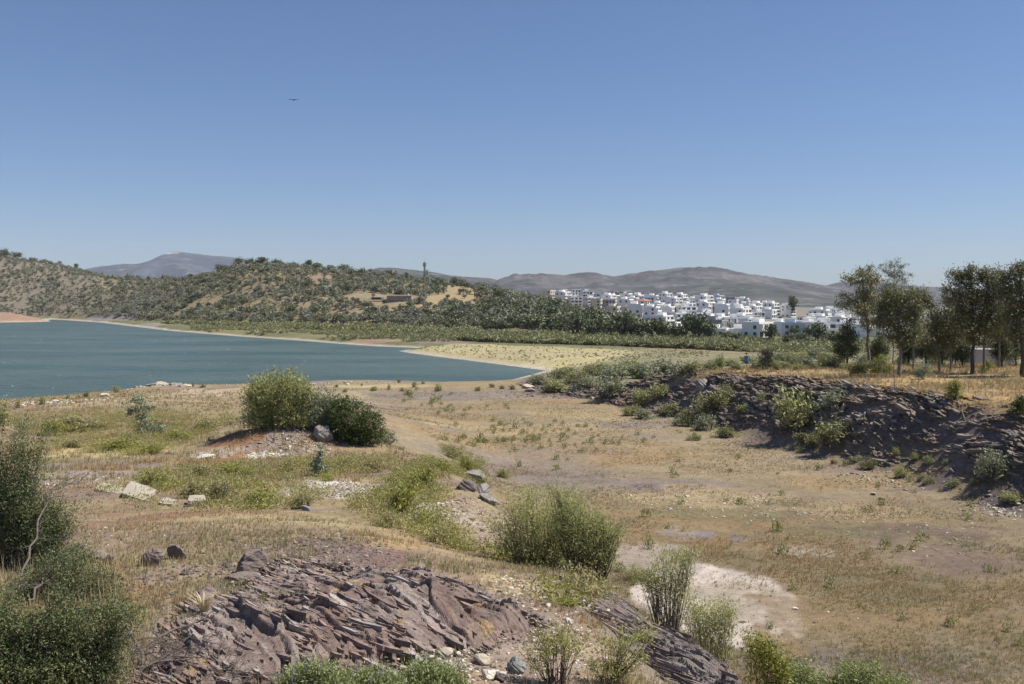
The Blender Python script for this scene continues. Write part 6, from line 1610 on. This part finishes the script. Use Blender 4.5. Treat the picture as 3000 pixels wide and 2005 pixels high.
PROT = {}
SPEC = []
q = 0
for n in (1, 2, 3, 4):
    for (w, d, wm, st) in ((10, 9, 0, 0), (12, 10, 0, 1), (11, 9, 0, 2), (13, 10, 0, 3), (10, 10, 2, 0), (11, 10, 3, 2), (10, 9, 1, 0)) + (((11, 10, 0, 4),) if n in (2, 3) else ()):
        SPEC.append((n, w * (.85 if n == 1 else 1), d, wm, st)); q += 1
COLN = ["white", "cream", "grey", "bluish white"]; NUMW = ["single-storey", "two-storey", "three-storey", "four-storey"]
ROWN = ["lowest", "second lowest", "third lowest", "fourth lowest", "fifth lowest", "sixth lowest", "sixth highest", "fifth highest", "fourth highest", "third highest", "second highest", "topmost"]
ROWS = [(388, 2180, 2530, (1, 2), .6), (420, 2060, 2540, (1, 2), .75), (458, 2060, 2540, (1, 2, 2), .8), (500, 2050, 2550, (1, 2, 2), .8), (548, 1900, 2550, (2, 2), .8), (600, 1830, 2520, (2, 3), .9), (655, 1770, 2470, (2, 3), .95), (712, 1720, 2410, (2, 3, 3), .95), (772, 1660, 2370, (3, 3, 4), .95), (840, 1580, 2340, (3, 3, 4), .95), (905, 1600, 2310, (3, 3), .9), (985, 1880, 2270, (2, 3), .9)]
r = np.random.default_rng(44)
for ri, (Y, u0, u1, ns, fill) in enumerate(ROWS):
    u = u0 + r.uniform(0, 12); row = []
    while u < u1:
        n = int(r.choice(ns)); cand = [s for s in SPEC if s[0] == n]
        wts = np.array([(1.6 if s[3] == 0 else .5) * (.16 if s[4] == 4 else 1) for s in cand]); sp = cand[int(r.choice(len(cand), p=wts / wts.sum()))]
        y = Y + r.uniform(-22, 22); wpx = (sp[1] * .62 + sp[2] * .42) / y * FPX; uc = u + wpx / 2
        x = (uc - 1500) / FPX * y; z = gz(x, y); vb = V0 + (H - z) * FPX / y
        skip = r.random() > fill or (2215 < uc < 2370 and 938 < vb < 968)
        if not skip: row.append((sp, x, y, z))
        u += wpx * r.uniform(.85, 1.12)
    for i, (sp, x, y, z) in enumerate(row):
        rz = math.radians(r.choice([46, 56, 64, 70]) + r.uniform(-6, 6))
        if r.random() < .18: rz = math.radians(r.uniform(10, 25))
        if sp not in PROT:
            root = make_building(sp[1], sp[2], sp[0], sp[3], sp[4], len(PROT) + 5); PROT[sp] = root; root.location = (x, y, z); root.rotation_euler = (0, 0, rz)
        else:
            root = copy_tree(PROT[sp], (x, y, z), rz)
        f = r.uniform(.74, .92); root.scale = (f, f, f if sp[0] > 1 else f)
        roof = "red-roofed" if sp[4] == 4 else "flat-roofed"
        tag(root, "%s %s %s %s, %s from the left in the town's %s row" % (COLN[sp[3]], NUMW[sp[0] - 1], roof, "block" if sp[0] > 2 else "house", ORD(i), ROWN[ri]), "apartment block" if sp[0] > 2 else "house", "white houses and blocks of the town")

# greenery among the houses
items = []
for k in range(70):
    Y = r.uniform(385, 880); ur = r.uniform(np.interp(Y, [385, 600, 880], [2060, 1820, 1640]), np.interp(Y, [385, 600, 880], [2520, 2500, 2330]))
    x = (ur - 1500) / FPX * Y; z = gz(x, Y); v = V0 + (H - z) * FPX / Y; items.append((ur, Y, r.uniform(14, 30), r.uniform(12, 26)))
first = {}
for (u, Y, w, h) in items:
    k = int(r.integers(4)); x = (u - 1500) / FPX * Y; s = 600 / FPX
    if k not in first:
        root = empty("garden_tree", (0, 0, 0)); obj("crown", tmD[k][0], root); obj("trunk", tmD[k][1], root); first[k] = root
    else: root = copy_tree(first[k], (0, 0, 0))
    root.location = (x, Y, gz(x, Y) - .1); root.rotation_euler = (0, 0, r.uniform(0, 6.28)); root.scale = (w * s / 2, w * s / 2, h * s / 1.75)
    tag(root, "small dark garden tree among the white houses of the town", "tree", "garden trees among the town houses")
def one_tree(u, Y, w, h, label, tall=1):
    x = (u - 1500) / FPX * Y; s = Y / FPX; root = empty("town_tree", (x, Y, gz(x, Y)))
    m = tree_meshes(int(u), L_FARD, BARK, 900); obj("crown", m[0], root); obj("trunk", m[1], root); root.scale = (w * s / 2, w * s / 2, h * s / 1.75); tag(root, label, "tree")
one_tree(2318, 760, 40, 62, "big round dark tree standing above the right hand roofs of the town")
one_tree(1870, 860, 60, 30, "dark wide tree above the roofs left of the tall blocks")
one_tree(1805, 860, 60, 30, "dark wide tree behind the left roofs of the town")

# white shed and low wall below the town
def simple_house(name, u, v, w, hgt, ymin, wallm, roofm, label, cat, gable=True, dpx=None, rz=0.5, win=2):
    x, y, z = hit(u, v, ymin); s = y / FPX; W_, D_, Hh = w * s / 2, (dpx or w * .7) * s / 2, hgt * s
    root = empty(name, (x, y + D_, z), rz); tag(root, label, cat)
    b = MB(); b.box(-W_, W_, -D_, D_, -2, Hh); obj("wall", b.mesh("wall", [wallm]), root)
    b = MB()
    if gable:
        V = [(-W_ * 1.06, -D_ * 1.06, Hh), (W_ * 1.06, -D_ * 1.06, Hh), (W_ * 1.06, D_ * 1.06, Hh), (-W_ * 1.06, D_ * 1.06, Hh), (-W_ * 1.06, 0, Hh * 1.3), (W_ * 1.06, 0, Hh * 1.3)]
        b.add(V, [(0, 1, 5, 4), (2, 3, 4, 5), (0, 3, 2, 1)]); b.add(V, [(1, 2, 5), (3, 0, 4)])
    else: b.box(-W_ * 1.05, W_ * 1.05, -D_ * 1.05, D_ * 1.05, Hh, Hh + .3)
    obj("roof", b.mesh("roof", [roofm]), root)
    for j in range(win): obj("window", WIN[0], root, (-W_ + (j + .5) * 2 * W_ / max(win, 1), -D_ - .03, Hh * .55))
simple_house("shed", 1985, 958, 26, 11, 500, W_MATS[0], mat_plain("white_roof", (.78, .78, .76), .7, .04), "white gabled shed among dark trees below the town", "shed", True, None, .6, 1)
simple_house("cottage", 1688, 938, 18, 7, 500, W_MATS[1], M_TILE, "small red roofed cottage among the olive trees at the foot of the hill", "house", True, None, .4, 1)
simple_house("hill_house", 1447, 852, 14, 7, 600, W_MATS[0], M_ROOF, "left white house on the right shoulder of the far hill", "house", False, None, .5, 1)
simple_house("hill_house", 1470, 858, 16, 6, 600, W_MATS[0], M_ROOF, "right white house on the right shoulder of the far hill", "house", False, None, .5, 2)
simple_house("hill_house", 1396, 856, 10, 4, 600, W_MATS[1], M_ROOF, "tiny pale house below the crest of the far hill", "house", False, None, .3, 1)
x0, Y0, z0 = hit(1955, 1000, 330); x1, Y1, z1 = hit(2110, 1003, 330)
L_ = math.hypot(x1 - x0, Y1 - Y0); e = empty("boundary_wall", (x0, Y0, z0), math.atan2(Y1 - Y0, x1 - x0)); tag(e, "long low white boundary wall below the town trees", "wall")
b = MB(); b.box(0, L_, -.15, .15, -1, 1.0); obj("panel", b.mesh("panel", [W_MATS[0]]), e)
b = MB(); b.box(-.1, L_ + .1, -.22, .22, 1.0, 1.12); obj("coping", b.mesh("coping", [W_MATS[0]]), e)
simple_house("canopy_house", 1968, 985, 26, 5, 400, W_MATS[0], mat_plain("white_sheet_roof", (.78, .78, .78), .6, .04), "low building with a flat white roof between the dark trees", "house", False, None, .2, 2)

# stone walled reservoir on the hill, with its hut and a parked truck
x, y, z = hit(1165, 890, 500); s = y / FPX
e = empty("stone_reservoir", (x, y + 4, z), .12); tag(e, "grey stone walled reservoir building on the far hillside", "reservoir")
MS = mat_plain("rough_stone_wall", (.22, .19, .165), .95, .25, .8, .6)
b = MB(); b.box(-38 * s, 14 * s, 0, 9, -3, 12 * s); b.box(14 * s, 40 * s, 1.5, 9, -3, 12.5 * s); b.box(-34 * s, 38 * s, 3.5, 9, 12 * s, 22 * s)
obj("wall", b.mesh("wall", [MS]), e)
b = MB(); b.box(14 * s, 21 * s, -.6, 1.5, -3, 10 * s); b.box(-38.5 * s, 14.5 * s, -.15, 3.5, 12 * s, 12 * s + .25); obj("buttress", b.mesh("buttress", [mat_plain("pale_stone", (.36, .31, .25), .95, .2)]), e)
b = MB(); b.box(-34.5 * s, 38.5 * s, 3.3, 9.2, 22 * s, 22 * s + .3); obj("roof", b.mesh("roof", [mat_plain("stone_roof", (.33, .31, .28), .9, .2)]), e)
simple_house("white_cabin", 1163, 863, 17, 6, 600, W_MATS[0], M_ROOF, "white cabin with windows behind the stone reservoir roof", "cabin", False, 10, .05, 3)
x, y, z = hit(1197, 868, 560); b = MB(); k = 10; an = np.linspace(0, 2 * math.pi, k, endpoint=False); R_ = 2.3 * s
V = np.concatenate([np.stack([R_ * np.cos(an), R_ * np.sin(an), 0 * an], 1), np.stack([R_ * np.cos(an), R_ * np.sin(an), 0 * an + 6 * s], 1), [[0, 0, 7 * s]]])
b.add(V, [(q, (q + 1) % k, k + (q + 1) % k, k + q) for q in range(k)]); b.add(V, [(k + q, k + (q + 1) % k, 2 * k) for q in range(k)])
tag(obj("water_tank", b.mesh("water_tank", [W_MATS[0]]), None, (x, y, z)), "small white water tank at the right end of the stone reservoir", "water tank")
x, y, z = hit(1106, 883, 500); e = empty("parked_truck", (x, y, z), .1); tag(e, "dark truck with a white cab parked left of the stone reservoir", "truck")
b = MB(); b.box(-4, 2.4, -1.1, 1.1, 1.0, 2.6); obj("body", b.mesh("body", [mat_plain("truck_dark", (.06, .055, .06), .6, .1)]), e)
b = MB(); b.box(2.55, 4.3, -1.05, 1.05, .6, 2.5); obj("cab", b.mesh("cab", [W_MATS[0]]), e)
for wx in (-2.8, -1.4, 3.4):
    b = MB(); b.tube([(0, -1.2, 0), (0, 1.2, 0)], .5, 10); obj("wheel", b.mesh("wheel", [M_DARKW]), e, (wx, 0, .5))

# ------------------------------------------------------------------ masts on the hill
STEEL = mat_plain("galvanised_steel", (.20, .205, .21), .5, .15)
def mast(u, vb, vt, wb, label, seed, dishes, top):
    x, y, z = hit(u, vb, 500); s = y / FPX; h = (vb - vt) * s; W_ = wb * s / 2
    root = empty("lattice_mast", (x, y, z - .5), .5); tag(root, label, "mast", "masts on the far hill")
    b = MB(); n = 9; th = .14
    cs = [(-1, -1), (1, -1), (1, 1), (-1, 1)]
    wd = lambda t: W_ * (1 - .55 * t)
    for cx, cy in cs: b.tube([(cx * wd(0), cy * wd(0), 0), (cx * wd(1), cy * wd(1), h)], th, 4)
    for i in range(n):
        t0, t1 = i / n, (i + 1) / n
        for k in range(4):
            a, c = cs[k], cs[(k + 1) % 4]
            b.tube([(a[0] * wd(t0), a[1] * wd(t0), t0 * h), (c[0] * wd(t1), c[1] * wd(t1), t1 * h)], th * .7, 3)
            b.tube([(c[0] * wd(t0), c[1] * wd(t0), t0 * h), (a[0] * wd(t1), a[1] * wd(t1), t1 * h)], th * .7, 3)
            b.tube([(a[0] * wd(t1), a[1] * wd(t1), t1 * h), (c[0] * wd(t1), c[1] * wd(t1), t1 * h)], th * .6, 3)
    obj("lattice", b.mesh("lattice", [STEEL]), root)
    if top == 'rod':
        b = MB(); b.tube([(0, 0, h), (-.1, 0, h + 1.6)], .12, 5); obj("rod", b.mesh("rod", [STEEL]), root)
        for k in range(3):
            a = k * 2.1; b = MB(); b.box(-.35, .35, -.2, .2, -1.6, 1.6); obj("antenna_panel", b.mesh("antenna_panel", [mat_plain("antenna_panel_grey", (.30, .33, .34), .6, .05) if k == 0 else bpy.data.materials["antenna_panel_grey"]]), root, (math.cos(a) * 1.1, math.sin(a) * 1.1, h * .9), a)
    else:
        b = MB(); b.box(-1.5, 1.5, -1.2, 1.2, h, h + .3); obj("platform", b.mesh("platform", [STEEL]), root)
    for (dx, t) in dishes:
        b = MB(); an = np.linspace(0, 2 * math.pi, 12, endpoint=False); R_ = 1.0
        V = np.concatenate([np.stack([R_ * np.cos(an), 0 * an, R_ * np.sin(an)], 1), np.stack([R_ * np.cos(an), 0 * an - .5, R_ * np.sin(an)], 1), [[0, -.62, 0], [0, .1, 0]]])
        b.add(V, [(k, (k + 1) % 12, 12 + (k + 1) % 12, 12 + k) for k in range(12)]); b.add(V, [(12 + k, 12 + (k + 1) % 12, 24) for k in range(12)] + [((k + 1) % 12, k, 25) for k in range(12)])
        obj("dish", b.mesh("dish", [W_MATS[0]]), root, (dx, -W_ - .6, t * h))
mast(1244, 824, 762, 5.5, "tall lattice telecom mast on the far hill crest", 1, [(.3, .27)], 'rod')
mast(1251, 824, 785, 4, "shorter mast with a small top platform right beside the tall one", 2, [(.2, .5)], 'platform')

# ------------------------------------------------------------------ the bird
def bird():
    Yb = 85.0; x, z = XZ(860, 293, Yb)
    b = MB(); n = 10
    ys = np.array([-.24, -.20, -.15, -.08, 0, .08, .15, .22, .30]); rr = np.array([.008, .026, .034, .052, .062, .055, .036, .020, .03]); rz_ = rr * np.array([1, 1, 1, 1, 1, 1, .8, .45, .12])
    an = np.linspace(0, 2 * math.pi, n, endpoint=False)
    V = np.concatenate([np.stack([q * np.cos(an), 0 * an + yy_, p * np.sin(an) - .02], 1) for yy_, q, p in zip(ys, rr, rz_)])
    F = [(i * n + j, i * n + (j + 1) % n, (i + 1) * n + (j + 1) % n, (i + 1) * n + j) for i in range(len(ys) - 1) for j in range(n)]
    b.add(V, F)
    for sgn in (-1, 1):
        st = np.array([0.0, .12, .25, .36, .44]); ch = np.array([.16, .17, .15, .11, .02]); dz = np.array([.01, .035, .045, .03, .01]); fw = np.array([-.06, -.08, -.06, -.01, .07])
        Vt = []
        for a, c, d, f in zip(st, ch, dz, fw): Vt += [(sgn * (.03 + a), f, d + .008), (sgn * (.03 + a), f + c, d), (sgn * (.03 + a), f + c, d - .006), (sgn * (.03 + a), f, d - .008)]
        b.add(Vt, [(i * 4 + j, i * 4 + (j + 1) % 4, (i + 1) * 4 + (j + 1) % 4, (i + 1) * 4 + j) for i in range(4) for j in range(4)])
    tag(obj("bird", b.mesh("bird", [mat_plain("bird_plumage", (.03, .03, .035), .8, .2)], True), None, (x, Yb, z)), "dark bird gliding alone in the blue sky with wings spread", "bird")
bird()

# ------------------------------------------------------------------ haze
def haze():
    R = 9000
    V = [(-R, -400, -12), (R, -400, -12), (R, 1.22 * R, -12), (-R, 1.22 * R, -12), (-R, -400, 650), (R, -400, 650), (R, 1.22 * R, 650), (-R, 1.22 * R, 650)]
    m = bpy.data.materials.new("haze_air"); m.use_nodes = True; N = m.node_tree.nodes; N.remove(N["Principled BSDF"])
    p = N.new("ShaderNodeVolumePrincipled"); p.inputs["Density"].default_value = 4.4e-5; p.inputs["Color"].default_value = (.88, .89, 1, 1); p.inputs["Anisotropy"].default_value = 0.0
    m.node_tree.links.new(p.outputs[0], N["Material Output"].inputs["Volume"])
    tag(obj("haze", mk_mesh("haze", V, np.array([(0, 3, 2, 1), (4, 5, 6, 7), (0, 1, 5, 4), (1, 2, 6, 5), (2, 3, 7, 6), (3, 0, 4, 7)]), [m])), "thin blue summer haze over the valley", kind="stuff")
haze()
